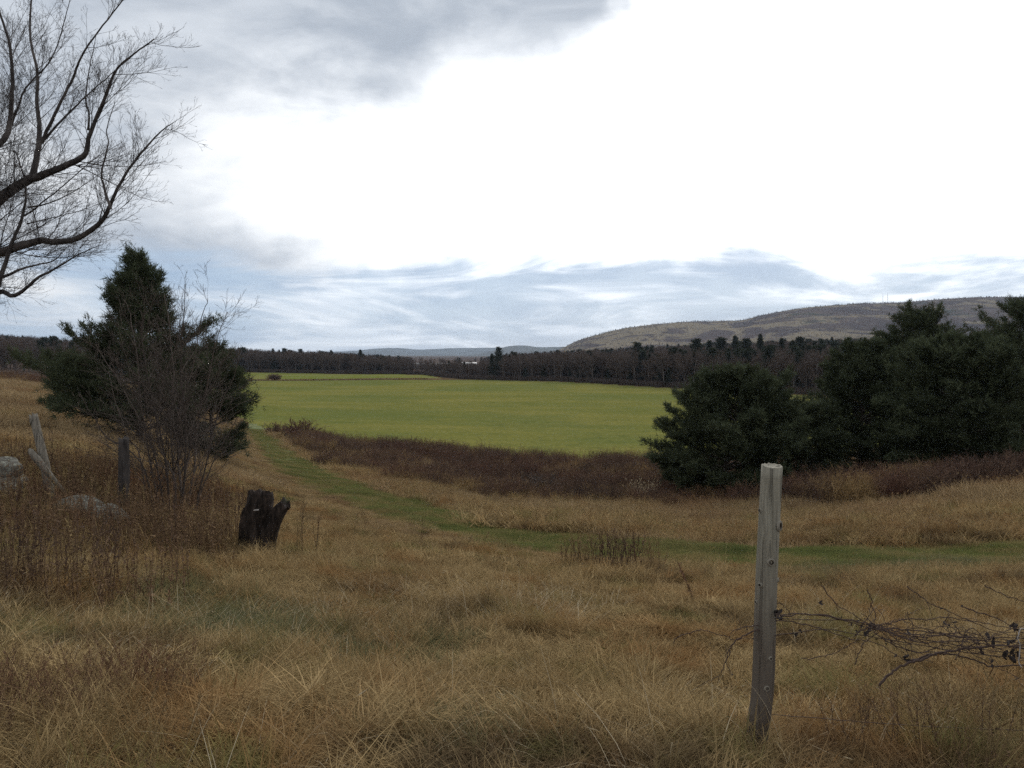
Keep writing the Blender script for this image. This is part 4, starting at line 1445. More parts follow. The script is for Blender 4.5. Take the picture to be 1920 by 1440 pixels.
for k, (P, r) in enumerate(VINES):
    vb = Buf()
    d = PD - 0.05 + g.uniform(-0.10, 0.12)
    if k in (17, 18, 19, 20, 24):
        d = PD - 0.03
    pts = run(P, d, 0.0028, 60 + k, 7 * len(P))
    tube(vb, pts - foot, np.linspace(r, r * 0.55, len(pts)) * 1.25, 5, 0.5, rough=0.12, rng=g)
    for _ in range(int(g.integers(1, 5))):     # short side shoots
        j = int(g.integers(2, len(pts) - 1))
        d0 = norm(norm(pts[j] - pts[j - 1]) * 0.5 + g.normal(0, 0.6, 3))
        l = g.uniform(0.02, 0.09)
        tube(vb, np.array([pts[j], pts[j] + d0 * l * .5, pts[j] + d0 * l + [0, 0, -0.01]]) - foot, [0.0012, 0.001, 0.0007], 3)
    link('stem', vb.mesh('stem', True), M['vine'], vroot)
tb = Buf()
tube(tb, run([(1925, 1180), (1913, 1180), (1909, 1196), (1914, 1212), (1911, 1238), (1916, 1252)], PD - 0.14, 0.001, 5) - foot, 0.0022, 5)
link('tendril', tb.mesh('tendril', True), M['tendril'], vroot)


def crumple(size, seed):
    """a dead curled leaf: two folded lobes with a ragged rim"""
    g = np.random.default_rng(seed)
    n = 9
    A = np.linspace(0, 2 * pi, n, endpoint=False)
    rim = np.c_[np.cos(A) * 1.0, np.sin(A) * 0.62, 0.45 * np.abs(np.sin(A)) + 0.25 * g.standard_normal(n)] * size * g.uniform(0.7, 1.2, (n, 1))
    V = np.vstack([rim, [[0, 0, -0.2 * size]], rim * 0.55 + [0, 0, -0.22 * size]])
    T = [[j, (j + 1) % n, 9] for j in range(n)] + [[10 + j, 10 + (j + 1) % n, 9] for j in range(n)]
    return np_mesh('dead_leaf', V, T)


LEAVES = [crumple(1.0, 300 + k) for k in range(6)]
for (a, b, sz, cnt) in ((1461, 1153, 0.016, 6), (1542, 1130, 0.010, 2), (1613, 1170, 0.013, 3), (1622, 1182, 0.015, 4), (1636, 1172, 0.012, 3), (1700, 1180, 0.013, 2), (1706, 1200, 0.010, 2),
                        (1780, 1168, 0.013, 3), (1779, 1182, 0.010, 2), (1855, 1203, 0.015, 4), (1846, 1216, 0.012, 3), (1858, 1240, 0.011, 3), (1900, 1178, 0.017, 4), (1903, 1196, 0.018, 4), (1896, 1232, 0.018, 4),
                        (1905, 1228, 0.017, 3), (1702, 1232, 0.014, 3), (1682, 1228, 0.010, 2), (1489, 1190, 0.009, 3), (1500, 1182, 0.008, 2), (1571, 1156, 0.009, 3), (1640, 1200, 0.009, 2), (1662, 1206, 0.008, 2), (1735, 1195, 0.008, 2),
                        (1765, 1142, 0.007, 2), (1366, 1258, 0.008, 2), (1270, 1206, 0.006, 1), (1334, 1206, 0.006, 1), (1402, 1180, 0.008, 2), (1810, 1196, 0.010, 3), (1830, 1206, 0.009, 2), (1595, 1172, 0.008, 2), (1805, 1138, 0.006, 1)):
    for _ in range(cnt):
        o = link('leaf', LEAVES[int(g.integers(0, 6))], M['leaf'], vroot, ray(a, b, PD - 0.06) - foot + g.normal(0, sz * 0.7, 3))
        o.rotation_euler = tuple(g.uniform(0, 6.28, 3))
        k = sz * g.uniform(0.5, 1.15)
        o.scale = (k, k * g.uniform(0.5, 1), k * 1.1)

# rotten stump, split in two
foot = np.array(on_ground(476, 10.0))
root = thing('tree_stump', 'charred dark rotten stump split into two prongs in the grass', 'tree stump', foot)
pp = spline([foot + [0.0, 0, -0.3] - foot, ray(474, 1040, 10) - foot, ray(478, 985, 10) - foot, ray(487, 945, 10) - foot, ray(490, 921, 10) - foot], 30)
V, Q, sd, n = lumpy_tube(pp, np.interp(np.linspace(0, 1, 30), [0, .3, .7, 1], [0.22, 0.205, 0.18, 0.15]), 30, 5, 0.32, 0.4, 10.0)
V, Q, T = capped(V, Q, sd, n, 0.10, -0.02, 0.014, 4)
link('stump_body', np_mesh('stump_body', V, T, Q, smooth_shade=False), M['rot'], root)
pp = spline([np.array([0.06, -0.02, -0.3]), ray(492, 1040, 9.95) - foot, ray(503, 1000, 9.92) - foot, ray(521, 962, 9.9) - foot, ray(537, 943, 9.88) - foot], 26)
V, Q, sd, n = lumpy_tube(pp, np.interp(np.linspace(0, 1, 26), [0, .4, 1], [0.14, 0.118, 0.078]), 22, 9, 0.38, 0.4, 10.0)
V, Q, T = capped(V, Q, sd, n, 0.05, 0.02, 0.02, 5)
pr = link('prong', np_mesh('prong', V, T, Q, smooth_shade=False), M['rot'], root)
mb = Buf()
g = np.random.default_rng(8)
for _ in range(26):
    c = ray(535 + g.normal(0, 5), 940 + g.normal(0, 3), 9.86) - foot
    d = norm(g.normal(0, 1, 3) + [0, 0, 0.6])
    s_ = norm(cross3(d, g.normal(0, 1, 3)))
    l = g.uniform(0.02, 0.05)
    mb.add([c - s_ * .006, c + s_ * .006, c + d * l], [[0, 1, 2]], None, g.random())
link('moss', mb.mesh('moss'), M['needles'], pr)
sb = Buf()
for (a, b_, dx_, dy_, r) in ((481, 957, 8, -1, 0.010), (478, 957, 5, -1, 0.008)):
    tube(sb, [ray(a - dx_ / 2, b_, 9.80) - foot, ray(a + dx_ / 2, b_ + dy_, 9.79) - foot], r, 5)
link('bare_wood', sb.mesh('bare_wood'), M['tendril'], root)
sb = Buf()
for (P_) in ([(512, 985), (504, 1010), (500, 1038)], [(530, 958), (520, 975), (514, 992)]):
    tube(sb, np.array([ray(a, b_, 9.83) - foot for a, b_ in P_]), [0.006, 0.008, 0.005], 4)
link('wood_splinter', sb.mesh('wood_splinter'), M['old_wood'], root)

# old fence line at the left
def old_post(label, P, D, r, seed, mt, split=False, depth=None):
    px0 = P[-1][0]
    foot = np.array(on_ground(px0, D))
    root = thing('old_fence_post', label, 'fence post', foot)
    pts = [ray(a, b, D) - foot for a, b in P][::-1]
    pts = [pts[0] * [1, 1, 0] + [0, 0, -0.3]] + pts
    pp = spline(pts, 24)
    V, Q, sd, n = lumpy_tube(pp, np.linspace(r * 1.1, r * 0.85, 24), 16, seed, 0.16, 0.3)
    V, Q, T = capped(V, Q, sd, n, 0.01, 0.01, 0.01, seed)
    if split:      # a notch broken out of the top
        top = V[:, 2] > pp[-1, 2] - 0.10
        ang = V[:, 0] - np.interp(V[:, 2], pp[:, 2], pp[:, 0])
        V[top & (np.abs(ang + 0.012) < 0.03), 2] -= 0.085
    link('post_body', np_mesh('post_body', V, T, Q, smooth_shade=True), M[mt], root)
    return root, foot


r_, f_ = old_post('leaning grey split fence post with a notched top by the stones', [(62, 776), (72, 820), (84, 870), (94, 930)], 11.0, 0.066, 3, 'old_wood', True)
rb = Buf()
rail_foot = np.array(on_ground(90, 10.9))
rr = thing('broken_rail', 'short broken board leaning against the split grey post', 'rail', rail_foot)
a, b_ = ray(54, 842, 10.9) - rail_foot, ray(88, 884, 10.85) - rail_foot
d = norm(b_ - a)
u_, v_, _ = frame(d)
e_ = np.array([0, 0, 0]) + b_ + d * 0.45
Vb = []
for q, w in ((a, 0.02), (a + d * 0.05, 0.045), ((a + b_) / 2, 0.055), (b_, 0.045), (e_, 0.03)):
    for su, sv in ((-1, -1), (1, -1), (1, 1), (-1, 1)):
        Vb.append(q + u_ * su * w * 0.28 + v_ * sv * w)
Qb = [[4 * i + j, 4 * i + (j + 1) % 4, 4 * i + 4 + (j + 1) % 4, 4 * i + 4 + j] for i in range(4) for j in range(4)] + [[3, 2, 1, 0], [16, 17, 18, 19]]
link('board', np_mesh('board', np.array(Vb), None, Qb), M['old_wood'], rr)
old_post('dark grey fence post half hidden by the bare shrub', [(232, 822), (233, 880), (231, 950)], 11.4, 0.085, 6, 'dark_wood')


def boulder(label, px, D, size, seed, dz):
    g = np.random.default_rng(seed)
    me = bpy.data.meshes.new('boulder')
    import bmesh
    bm = bmesh.new()
    bmesh.ops.create_icosphere(bm, subdivisions=4, radius=1.0)
    pl = [(norm(g.normal(0, 1, 3)), g.uniform(0.55, 0.9)) for _ in range(11)]
    for v in bm.verts:
        p = np.array(v.co)
        for nn, dd in pl:            # flat broken faces
            e = p @ nn - dd
            if e > 0:
                p = p - nn * e * 0.85
        k = 1 + 0.10 * (fbm(np.array([p[0] * 2.2 + seed]), np.array([p[1] * 2.2 + p[2] * 1.7]), seed)[0] - 0.5)
        v.co = p * k * np.array(size)
    bm.to_mesh(me)
    bm.free()
    for p in me.polygons:
        p.use_smooth = True
    c = on_ground(px, D, dz)
    o = link('boulder', me, M['stone'], None, c)
    o.rotation_euler = (0, 0, g.uniform(-0.3, 0.3))
    return tag(o, label, 'stone')


boulder('pale lichen-covered stone beside the leaning split post', -12, 11.4, (0.44, 0.4, 0.22), 3, 0.50)
boulder('pale flat stone under the leaning split post', -22, 11.2, (0.55, 0.5, 0.38), 14, 0.18)
boulder('grey stone lying among brown weeds below the bare shrub', 140, 10.3, (0.36, 0.34, 0.24), 5, 0.16)
boulder('rounded grey stone beside the dark hidden post', 196, 10.2, (0.30, 0.3, 0.20), 8, 0.14)

# ------------------------------------------------------------------ farm buildings and masts far off
def farm_building(label, px, D, row, w, d, h, roof, wall, rz):
    x, y = xy(px, D)
    z = h1(x, y) - 0.3
    root = thing('farm_building', label, 'building', (x, y, z), rz)
    hh = h

    def box(x0, x1, y0, y1, z0, z1):
        V = [[a, b, c] for c in (z0, z1) for b in (y0, y1) for a in (x0, x1)]
        return V, [[0, 2, 3, 1], [4, 5, 7, 6], [0, 1, 5, 4], [2, 6, 7, 3], [0, 4, 6, 2], [1, 3, 7, 5]]
    V, Q = box(-w / 2, w / 2, -d / 2, d / 2, 0, hh)
    link('wall', np_mesh('wall', V, None, Q), wall, root)
    rise = d * 0.22
    V = np.array([[-w / 2 - .4, -d / 2 - .4, hh - 0.05], [w / 2 + .4, -d / 2 - .4, hh - 0.05], [w / 2 + .4, d / 2 + .4, hh - 0.05], [-w / 2 - .4, d / 2 + .4, hh - 0.05], [-w / 2 - .4, 0, hh + rise], [w / 2 + .4, 0, hh + rise]])
    link('roof', np_mesh('roof', V, [[0, 4, 3], [1, 2, 5]], [[0, 1, 5, 4], [2, 3, 4, 5], [3, 2, 1, 0]]), roof, root)
    for k in range(int(w // 7)):
        V, Q = box(-w / 2 + 3 + k * 7, -w / 2 + 4.6 + k * 7, -d / 2 - 0.06, -d / 2 - 0.01, hh * 0.4, hh * 0.75)
        link('window', np_mesh('window', V, None, Q), M['knot_core'], root)
    V, Q = box(-0.9, 0.9, -d / 2 - 0.07, -d / 2 - 0.012, 0, min(2.4, hh * 0.7))
    link('door', np_mesh('door', V, None, Q), M['old_wood'], root)


m_, n_ = material('white_metal_roof')
M['white_roof'] = finish(m_, n_, n_.mix(n_.noise(pos(n_), 0.5), (0.72, 0.73, 0.74), (0.84, 0.84, 0.84)), 0.5)
m_, n_ = material('barn_wall')
M['barn_wall'] = finish(m_, n_, n_.mix(n_.noise(pos(n_), 0.7), (0.16, 0.10, 0.08), (0.24, 0.16, 0.12)), 0.8)
m_, n_ = material('grey_siding')
M['siding'] = finish(m_, n_, n_.mix(n_.noise(pos(n_), 0.5), (0.22, 0.22, 0.22), (0.32, 0.32, 0.32)), 0.7)
farm_building('long low barn with a white roof showing through the far trees', 880, 640, 670, 12, 9, 3.6, M['white_roof'], M['barn_wall'], 0.1)
farm_building('pale grey farm building glimpsed among the far trees', 822, 560, 681, 15, 9, 3.6, M['siding'], M['siding'], -0.15)
farm_building('small white-walled shed between far trees left of the barn', 786, 600, 680, 9, 7, 3.4, M['siding'], M['siding'], 0.3)
for px, row, lb in ((1655, 551, 'thin mast on the ridge skyline, left of a pair'), (1664, 549, 'thin mast on the ridge skyline, right of a pair')):
    D = 3010
    top = ray(px, row, D)
    base = ray(px, 569, D)
    hgt = top[2] - base[2]
    r = thing('radio_mast', lb, 'mast', base)
    mb_ = Buf()
    for sx, sy in ((-1, -1), (1, -1), (0, 1)):
        tube(mb_, [[sx * 1.1, sy * 1.1, -8], [sx * 0.4, sy * 0.4, hgt]], 0.22, 4)
    for k in range(12):
        z0 = hgt * k / 12
        w0 = 1.1 - 0.7 * k / 12
        for (ax, ay), (bx, by) in (((-1, -1), (1, -1)), ((1, -1), (0, 1)), ((0, 1), (-1, -1))):
            tube(mb_, [[ax * w0, ay * w0, z0], [bx * w0, by * w0, z0 + hgt / 12]], 0.12, 3)
    link('lattice', mb_.mesh('lattice'), M['siding'], r)

# ------------------------------------------------------------------ grasses
m_, n_ = material('pale_seed')
M['pale'] = leafy(m_, n_, n_.mix(tone_of(n_), (0.36, 0.30, 0.20), (0.55, 0.48, 0.35)), 0.3)
NEAR_T = []
for k in range(4):      # standing tussocks
    NEAR_T.append(template(blades(4300, (0.06, 0.22), 0.0042, 0.62, 0.42, 1.7, 3, None, 500 + k, seedheads=0.03, clump=48, crad=0.060, hump=0.10), M['grass_near']))
for k in range(4):      # lodged, combed over
    NEAR_T.append(template(blades(4000, (0.12, 0.36), 0.0040, 0.62, 0.30, 0.8, 3, 0.0, 520 + k, flat=1.0, clump=42, crad=0.075, hump=0.13), M['grass_near']))
for k in range(4):      # matted low thatch
    NEAR_T.append(template(blades(4300, (0.08, 0.30), 0.0042, 0.62, 0.30, 0.5, 3, None, 540 + k, flat=1.2, clump=44, crad=0.080, hump=0.12), M['grass_near']))
STRAW_T = [template(blades(40, (0.14, 0.42), 0.0030, 0.55, 0.35, 0.9, 4, 0.0, 560 + k, flat=0.9, seedheads=0.1), M['pale']) for k in range(4)]


def grass_field(name, label, temps, x, y, scl, idx, comb=0.0, dz=0.0):
    z = height(x, y)
    rz = RNG.uniform(0, 2 * pi, len(x))
    flow = (fbm(x * 0.35, y * 0.35, 61, 3) - 0.5) * 9.0
    rz = np.where(RNG.random(len(x)) < comb, flow + RNG.normal(0, 0.5, len(x)), rz)
    scatter(name, label, 'grass', temps, np.c_[x, y, z + dz], rz, scl, idx, lay_on_slope(x, y, rz))


def field_mask(x, y):
    return inside(x, y, FIELD) | inside(x, y, FARF)


PAZ = np.arctan2(PATH[:, 0], PATH[:, 1])
o_ = np.argsort(PAZ)


def path_y(x, y):
    """how far the track lies out in the direction of each point"""
    return np.interp(np.arctan2(x, y), PAZ[o_], PATH[o_, 1])


n = 215
x, y = polar(n, 2.1, 10.0, -44, 44, 0.6)
lod = fbm(x * 0.5, y * 0.5, 51, 3)
tall = fbm(x * 0.75, y * 0.75, 55, 3)
pick = np.where(lod > 0.52, RNG.integers(4, 8, n), np.where(lod < 0.45, RNG.integers(8, 12, n), RNG.integers(0, 4, n)))
scl = (0.65 + 0.8 * tall) * RNG.uniform(0.85, 1.2, n)
grass_field('dry_grass', 'tangled dry tan grass covering the near slope', NEAR_T, x, y, scl, pick, 0.75)
x, y = polar(160, 2.2, 8.5, -44, 44, 0.6)
keep = fbm(x * 0.55, y * 0.55, 51, 3) > 0.52
x, y = x[keep], y[keep]
grass_field('straw', 'long pale straws lying over the near grass', STRAW_T, x, y, RNG.uniform(0.7, 1.2, len(x)), None, 0.3, 0.09)

TUSS_T = [template(blades(420, (0.16, 0.40), 0.0042, 0.13, 0.30, 1.5, 4, None, 570 + k, seedheads=0.03, clump=7, crad=0.045), M['grass_near']) for k in range(6)]
n = 1500
x, y = polar(n, 2.4, 15, -44, 44, 0.8)
keep = (fbm(x * 0.9, y * 0.9, 53, 3) > 0.50) & (dist_poly(x, y, PATH) > 3.0)
keep &= np.hypot(x - xy(1425, PD)[0], y - PD) > 0.35
x, y = x[keep], y[keep]
grass_field('tussock_grass', 'rough arching tussocks standing out of the near grass', TUSS_T, x, y, RNG.uniform(0.5, 1.2, len(x)), None, 0.0)

MID_T = []
for k in range(4):
    MID_T.append(template(blades(4300, (0.10, 0.30), 0.0085, 1.3, 0.40, 1.4, 3, None, 600 + k, seedheads=0.06, clump=100, crad=0.11, hump=0.14), M['grass_near']))
for k in range(3):
    MID_T.append(template(blades(4300, (0.14, 0.36), 0.0085, 1.3, 0.30, 0.9, 3, 0.0, 620 + k, flat=0.8, clump=90, crad=0.12, hump=0.16), M['grass_near']))
n = 330
x, y = polar(n, 9.4, 26, -44, 44, 0.75)
pdn = dist_poly(x, y, PATH)
beyond = y > path_y(x, y)
keep = (pdn > np.where(beyond, 2.5, 2.55))
x, y, pdn, beyond = x[keep], y[keep], pdn[keep], beyond[keep]
tall = fbm(x * 0.6, y * 0.6, 55, 3)
lod = fbm(x * 0.5, y * 0.5, 51, 3)
scl = (0.6 + 0.7 * tall) * RNG.uniform(0.8, 1.2, len(x)) * np.where(beyond, 0.75 + 1.3 * fbm(x * 0.5, y * 0.5, 59, 2), 0.48 + 0.5 * smooth(pdn, 2.2, 6.0))
pick = np.where(lod > 0.56, RNG.integers(4, 7, len(x)), RNG.integers(0, 4, len(x)))
grass_field('slope_grass', 'dry tan grass further down the slope around the track', MID_T, x, y, scl, pick, 0.6)

FAR_T = [template(blades(2600, (0.22, 0.55), 0.020, 3.2, 0.32, 0.9, 2, None, 650 + k, seedheads=0.15, clump=150, crad=0.28), M['grass_mid']) for k in range(5)]
n = 1250
x, y = polar(n, 24.5, 140, -44, 44, 0.4)
pdn = dist_poly(x, y, PATH)
u = 960 + F_PX * x / y
keep = (pdn > 4.3) & ~field_mask(x, y) & (~inside(x, y, BRUSH) | ((fbm(x * 0.16, y * 0.16, 87, 3) < 0.51) & (x < 10))) & ((u < 560) | (y < 100))
x, y = x[keep], y[keep]
scl = RNG.uniform(0.7, 1.1, len(x)) * (0.6 + 0.7 * fbm(x * 0.25, y * 0.25, 57, 3)) * (0.6 + 0.4 * smooth(dist_poly(x, y, PATH), 4, 8))
grass_field('meadow_grass', 'pale dry meadow grass on the far bank and left hillside', FAR_T, x, y, scl, None)

def along_path(n, lat, power=0.75, end=0.95):
    k_ = RNG.random(n) ** power * (len(PATH) - 1) * end
    i_ = np.minimum(k_.astype(int), len(PATH) - 2)
    c = PATH[i_] + (PATH[i_ + 1] - PATH[i_]) * (k_ - i_)[:, None]
    tg = PATH[i_ + 1] - PATH[i_]
    tg /= np.linalg.norm(tg, axis=1, keepdims=True)
    return c[:, 0] - tg[:, 1] * lat, c[:, 1] + tg[:, 0] * lat


TALL_T = [template(blades(260, (0.35, 0.80), 0.010, 0.30, 0.20, 0.9, 3, None, 660 + k, seedheads=0.25, clump=9, crad=0.09), M['grass_mid' if k % 2 else 'grass_near']) for k in range(6)]
n = 2600
x, y = polar(n, 15.5, 48, -26, 44, 0.6)
pdn = dist_poly(x, y, PATH)
keep = (y > path_y(x, y)) & (pdn > 1.9) & (fbm(x * 0.45, y * 0.45, 63, 3) > 0.47) & (~inside(x, y, BRUSH) | (RNG.random(n) < np.where(x > 10, 0.05, 0.3)))
x, y = x[keep], y[keep]
grass_field('bank_grass', 'tall tan grass clumps on the bank beyond the farm track', TALL_T, x, y, RNG.uniform(0.4, 1.0, len(x)) * (1 - 0.35 * smooth(x, 8, 16)), None)

PATH_T = [template(blades(900, (0.03, 0.11), 0.009, 0.6, 0.4, 0.9, 2, None, 680 + k, clump=34, crad=0.10), M['grass_path']) for k in range(4)]
PATH_T += [template(blades(900, (0.04, 0.14), 0.009, 0.6, 0.5, 0.9, 2, None, 690 + k, clump=34, crad=0.10), M['grass_olive']) for k in range(4)]
n = 1900
lat = RNG.uniform(-1.75, 1.75, n)
x, y = along_path(n, lat)
rut = np.exp(-((np.abs(lat) - 0.75) / 0.42) ** 2)             # two greener wheel tracks, paler crown and margins
far_ = smooth(y, 20, 34)
green_p = (0.15 + 0.8 * rut) * far_ + (1 - far_) * np.where(np.abs(lat + 0.1) < 0.95, 0.88, 0.25)
green_p = green_p * (1 - 0.55 * smooth(x, 6.5, 9.0))
green_p += (fbm(x * 0.8, y * 0.8, 23, 3) - 0.5) * 0.9
idx = np.where(RNG.random(n) < green_p, RNG.integers(0, 4, n), RNG.integers(4, 8, n))
grass_field('path_grass', 'short green grass of the mown farm track', PATH_T, x, y, RNG.uniform(0.8, 1.25, n) * (1 + 0.006 * np.hypot(x, y)), idx)
VERGE_T = [template(blades(1000, (0.10, 0.32), 0.010, 0.7, 0.4, 1.2, 3, None, 710 + k, seedheads=0.08, clump=36, crad=0.10), M['grass_near' if k < 2 else 'grass_mid']) for k in range(4)]
n = 1700
lat = RNG.uniform(1.9, 5.2, n) * RNG.choice([-1, 1], n)
x, y = along_path(n, lat)
keep = dist_poly(x, y, PATH) > np.where(y > path_y(x, y), 1.7, 1.9)
x, y = x[keep], y[keep]
n = len(x)
scl = RNG.uniform(0.7, 1.15, n) * (0.75 + 0.35 * smooth(dist_poly(x, y, PATH), 1.5, 3.5)) * (1 + 0.010 * np.hypot(x, y))
scl *= np.where(y > path_y(x, y), 0.7 + 1.0 * fbm(x * 0.6, y * 0.6, 58, 2), 0.5)
grass_field('verge_grass', 'dry grass along both edges of the mown farm track', VERGE_T, x, y, scl, None)

# greener tufts in the foreground
M['grass_green'] = mat_grass('green_tufts', (0.095, 0.105, 0.052), (0.215, 0.205, 0.110), (0.19, 0.15, 0.075), (0.085, 0.085, 0.048),
                             green=(0.10, 0.115, 0.055), scale=0.9)
GT = [template(blades(260, (0.06, 0.20), 0.0040, 0.24, 0.5, 1.5, 3, None, 700 + k), M['grass_green']) for k in range(3)]
P_ = []
for (a, D, sx, sy, c) in ((480, 6.4, 0.6, 0.4, 150), (300, 7.3, 0.5, 0.4, 80), (650, 5.8, 0.5, 0.3, 80), (820, 3.6, 0.3, 0.15, 26), (60, 5.5, 0.3, 0.3, 16), (1250, 12.2, 1.6, 0.4, 60), (1650, 12.2, 1.8, 0.5, 80), (860, 3.1, 0.2, 0.1, 14)):
    X, Y = xy(a, D)
    P_.append(np.c_[RNG.normal(X, sx, c), RNG.normal(Y, sy, c)])
P_ = np.vstack(P_)
grass_field('green_grass', 'greenish tufts in the dry foreground grass', GT, P_[:, 0], P_[:, 1], RNG.uniform(0.7, 1.5, len(P_)), None)


# ------------------------------------------------------------------ dead weeds, brambles
def weed_mesh(n, h, seed, spread=0.12, leafy_=14, w=0.006, lean=0.12, leaf=0.03):
    g = np.random.default_rng(seed)
    b = Buf()
    for _ in range(n):
        H = g.uniform(*h)
        a, rr = g.uniform(0, 6.28), spread * sqrt(g.random())
        p = np.array([rr * cos(a), rr * sin(a), -0.05])
        d = norm([g.normal(0, lean), g.normal(0, lean), 1])
        pts = [p]
        for s in range(4):
            d = norm(d + g.normal(0, 0.06, 3))
            pts.append(pts[-1] + d * H / 4)
        tn = g.random()
        pts = np.array(pts)
        tube(b, pts, np.linspace(w / 2, w / 5, 5), 3, tn * 0.5, cap=False)
        for _ in range(leafy_):
            f = g.uniform(0.3, 1.0)
            k = min(int(f * 4), 3)
            c = pts[k] + (pts[k + 1] - pts[k]) * (f * 4 - k)
            dd = norm(g.normal(0, 1, 3) + [0, 0, 0.5 if f > 0.7 else -0.3])
            s2 = norm(cross3(dd, g.normal(0, 1, 3)))
            l = leaf * g.uniform(0.5, 1.6)
            b.add([c - s2 * l * .18, c + s2 * l * .18, c + dd * l], [[0, 1, 2]], None, tn * 0.6 + g.random() * 0.4)
        if g.random() < 0.6:        # branching top
            for _ in range(4):
                dd = norm(d + g.normal(0, 0.5, 3))
                e = pts[-2] + (pts[-1] - pts[-2]) * g.random()
                tube(b, [e, e + dd * H * 0.08, e + dd * H * 0.16 + [0, 0, H * .02]], [w / 5, w / 6, w / 8], 3, tn, cap=False)
    return b.mesh('weed')


WEED_T = [template(weed_mesh(12, (0.35, 0.85), 800 + k, 0.3, 20, 0.0065, 0.10, 0.030), M['weed']) for k in range(7)]
xa, ya = polar(330, 2.2, 4.6, 17, 42, 0.8)
xb, yb = polar(230, 2.2, 4.8, -42, -24, 0.8)
x, y = np.r_[xa, xb], np.r_[ya, yb]
keep = (fbm(x * 1.1, y * 1.1, 75, 3) > 0.46) & (np.hypot(x - xy(1425, PD)[0], y - PD) > 0.25)
x, y = x[keep], y[keep]
LOW_T = [template(weed_mesh(9, (0.35, 0.8), 840 + k, 0.3, 26, 0.007, 0.35, 0.026), M['weed']) for k in range(5)]
scatter('low_weeds', 'thin brown dead stems tangled in the grass of the near corners', 'weeds', LOW_T, np.c_[x, y, height(x, y)], RNG.uniform(0, 6.28, len(x)), RNG.uniform(0.25, 0.5, len(x)), None)
n = 2600
x, y = polar(n, 7.2, 19, -44, -16, 0.9)
u = 960 + F_PX * x / y
dens = fbm(x * 0.35, y * 0.35, 71, 3) + 0.25 * (u < 420) + 0.15 * ((u > 60) & (u < 420) & (y > 9) & (y < 15)) - 0.3 * (y < 8.2)
keep = (dens > 0.62) & (RNG.random(n) < 0.55) & (dist_poly(x, y, PATH) > 2.2) & (u < 470)
keep &= ~((np.hypot(x - on_ground(476, 10)[0], y - 9.6) < 0.5))
x, y = x[keep], y[keep]
z = height(x, y)
scatter('dead_weeds', 'brown dead goldenrod and weeds thick along the old fence line', 'weeds', WEED_T, np.c_[x, y, z], RNG.uniform(0, 6.28, len(x)), RNG.uniform(0.45, 1.15, len(x)) * (0.6 + 0.8 * fbm(x * 0.9, y * 0.9, 73, 2)), None)


def bramble_mesh(seed, n=26, h=(0.5, 1.25), w=0.018, spread=0.6, twigs=9):
    g = np.random.default_rng(seed)
    b = Buf()
    for _ in range(n):
        a, rr = g.uniform(0, 6.28), spread * sqrt(g.random())
        p = np.array([rr * cos(a), rr * sin(a), -0.1])
        H = g.uniform(*h)
        a2 = g.uniform(0, 6.28)
        th = abs(g.normal(0, 0.3))
        cu = g.uniform(0.1, 1.3)
        pts = [p]
        for s in range(4):
            t2 = th + cu * s / 4
            pts.append(pts[-1] + H / 4 * np.array([sin(t2) * cos(a2), sin(t2) * sin(a2), cos(t2)]))
        pts = np.array(pts)
        tn = g.random()
        tube(b, pts, np.linspace(w / 2, w / 5, 5), 3, tn * 0.7, cap=False)
        for _ in range(twigs):
            f = g.uniform(0.2, 1.0)
            k = min(int(f * 4), 3)
            c = pts[k] + (pts[k + 1] - pts[k]) * (f * 4 - k)
            dd = norm(g.normal(0, 0.6, 3) + [0, 0, 0.6])
            s2 = norm(cross3(dd, g.normal(0, 1, 3)))
            l = H * g.uniform(0.1, 0.35)
            b.add([c - s2 * w * .35, c + s2 * w * .35, c + dd * l], [[0, 1, 2]], None, tn * 0.5 + 0.5 * g.random())
    return b.mesh('bramble')


BR_T = [template(bramble_mesh(900 + k), M['bramble']) for k in range(6)]
n = 9000
x, y = polar(n, 29, 102, -25, 44, 0.3)
keep = inside(x + (fbm(x * .15, y * .15, 81) - .5) * 5, y + (fbm(x * .15, y * .15, 83) - .5) * 5, BRUSH)
keep &= RNG.random(n) < (np.where((x > 10) & (y < 48), 0.9, 0.25) + 1.2 * smooth(fbm(x * 0.16, y * 0.16, 87, 3), 0.36, 0.58))
x, y = x[keep], y[keep]
z = height(x, y)
scl = (0.45 + 1.1 * fbm(x * 0.12, y * 0.12, 85, 3)) * RNG.uniform(0.7, 1.4, len(x)) * (0.9 + 0.25 * smooth(y, 40, 80)) * (1 + 0.35 * smooth(x, 10, 20) * (y < 50))
scl = np.minimum(scl * (0.72 + 0.32 * smooth(y, 50, 75)) * np.where(RNG.random(len(x)) < 0.06, 1.5, 1.0) * (1 + 0.9 * smooth(x, 9, 15) * (y < 46)), 1.45)
scatter('bramble_brush', 'dark reddish-brown brambles filling the hollow before the field', 'brush', BR_T, np.c_[x, y, z], RNG.uniform(0, 6.28, len(x)), scl, None)
x, y = polar(700, 60, 140, -37, -30, 0.6)
z = height(x, y)
scatter('hillside_brush', 'reddish brush along the crest of the left hillside', 'brush', [template(o.data.copy(), M['bramble']) for o in BR_T[:3]], np.c_[x, y, z][(y > 85)], RNG.uniform(0, 6.28, int((y > 85).sum())), RNG.uniform(0.6, 1.1, int((y > 85).sum())), None)


def shrub_thing(label, px, D, size, seed, n=46, w=0.03, twigs=12, name='bare_bush', mt='bramble', stretch=1.0):
    b = on_ground(px, D)
    r = thing(name, label, 'shrub', b, scale=(size * stretch, size * stretch, size))
    link('canes', bramble_mesh(seed, n, (0.55, 1.15), w, 0.55, twigs), M[mt], r)


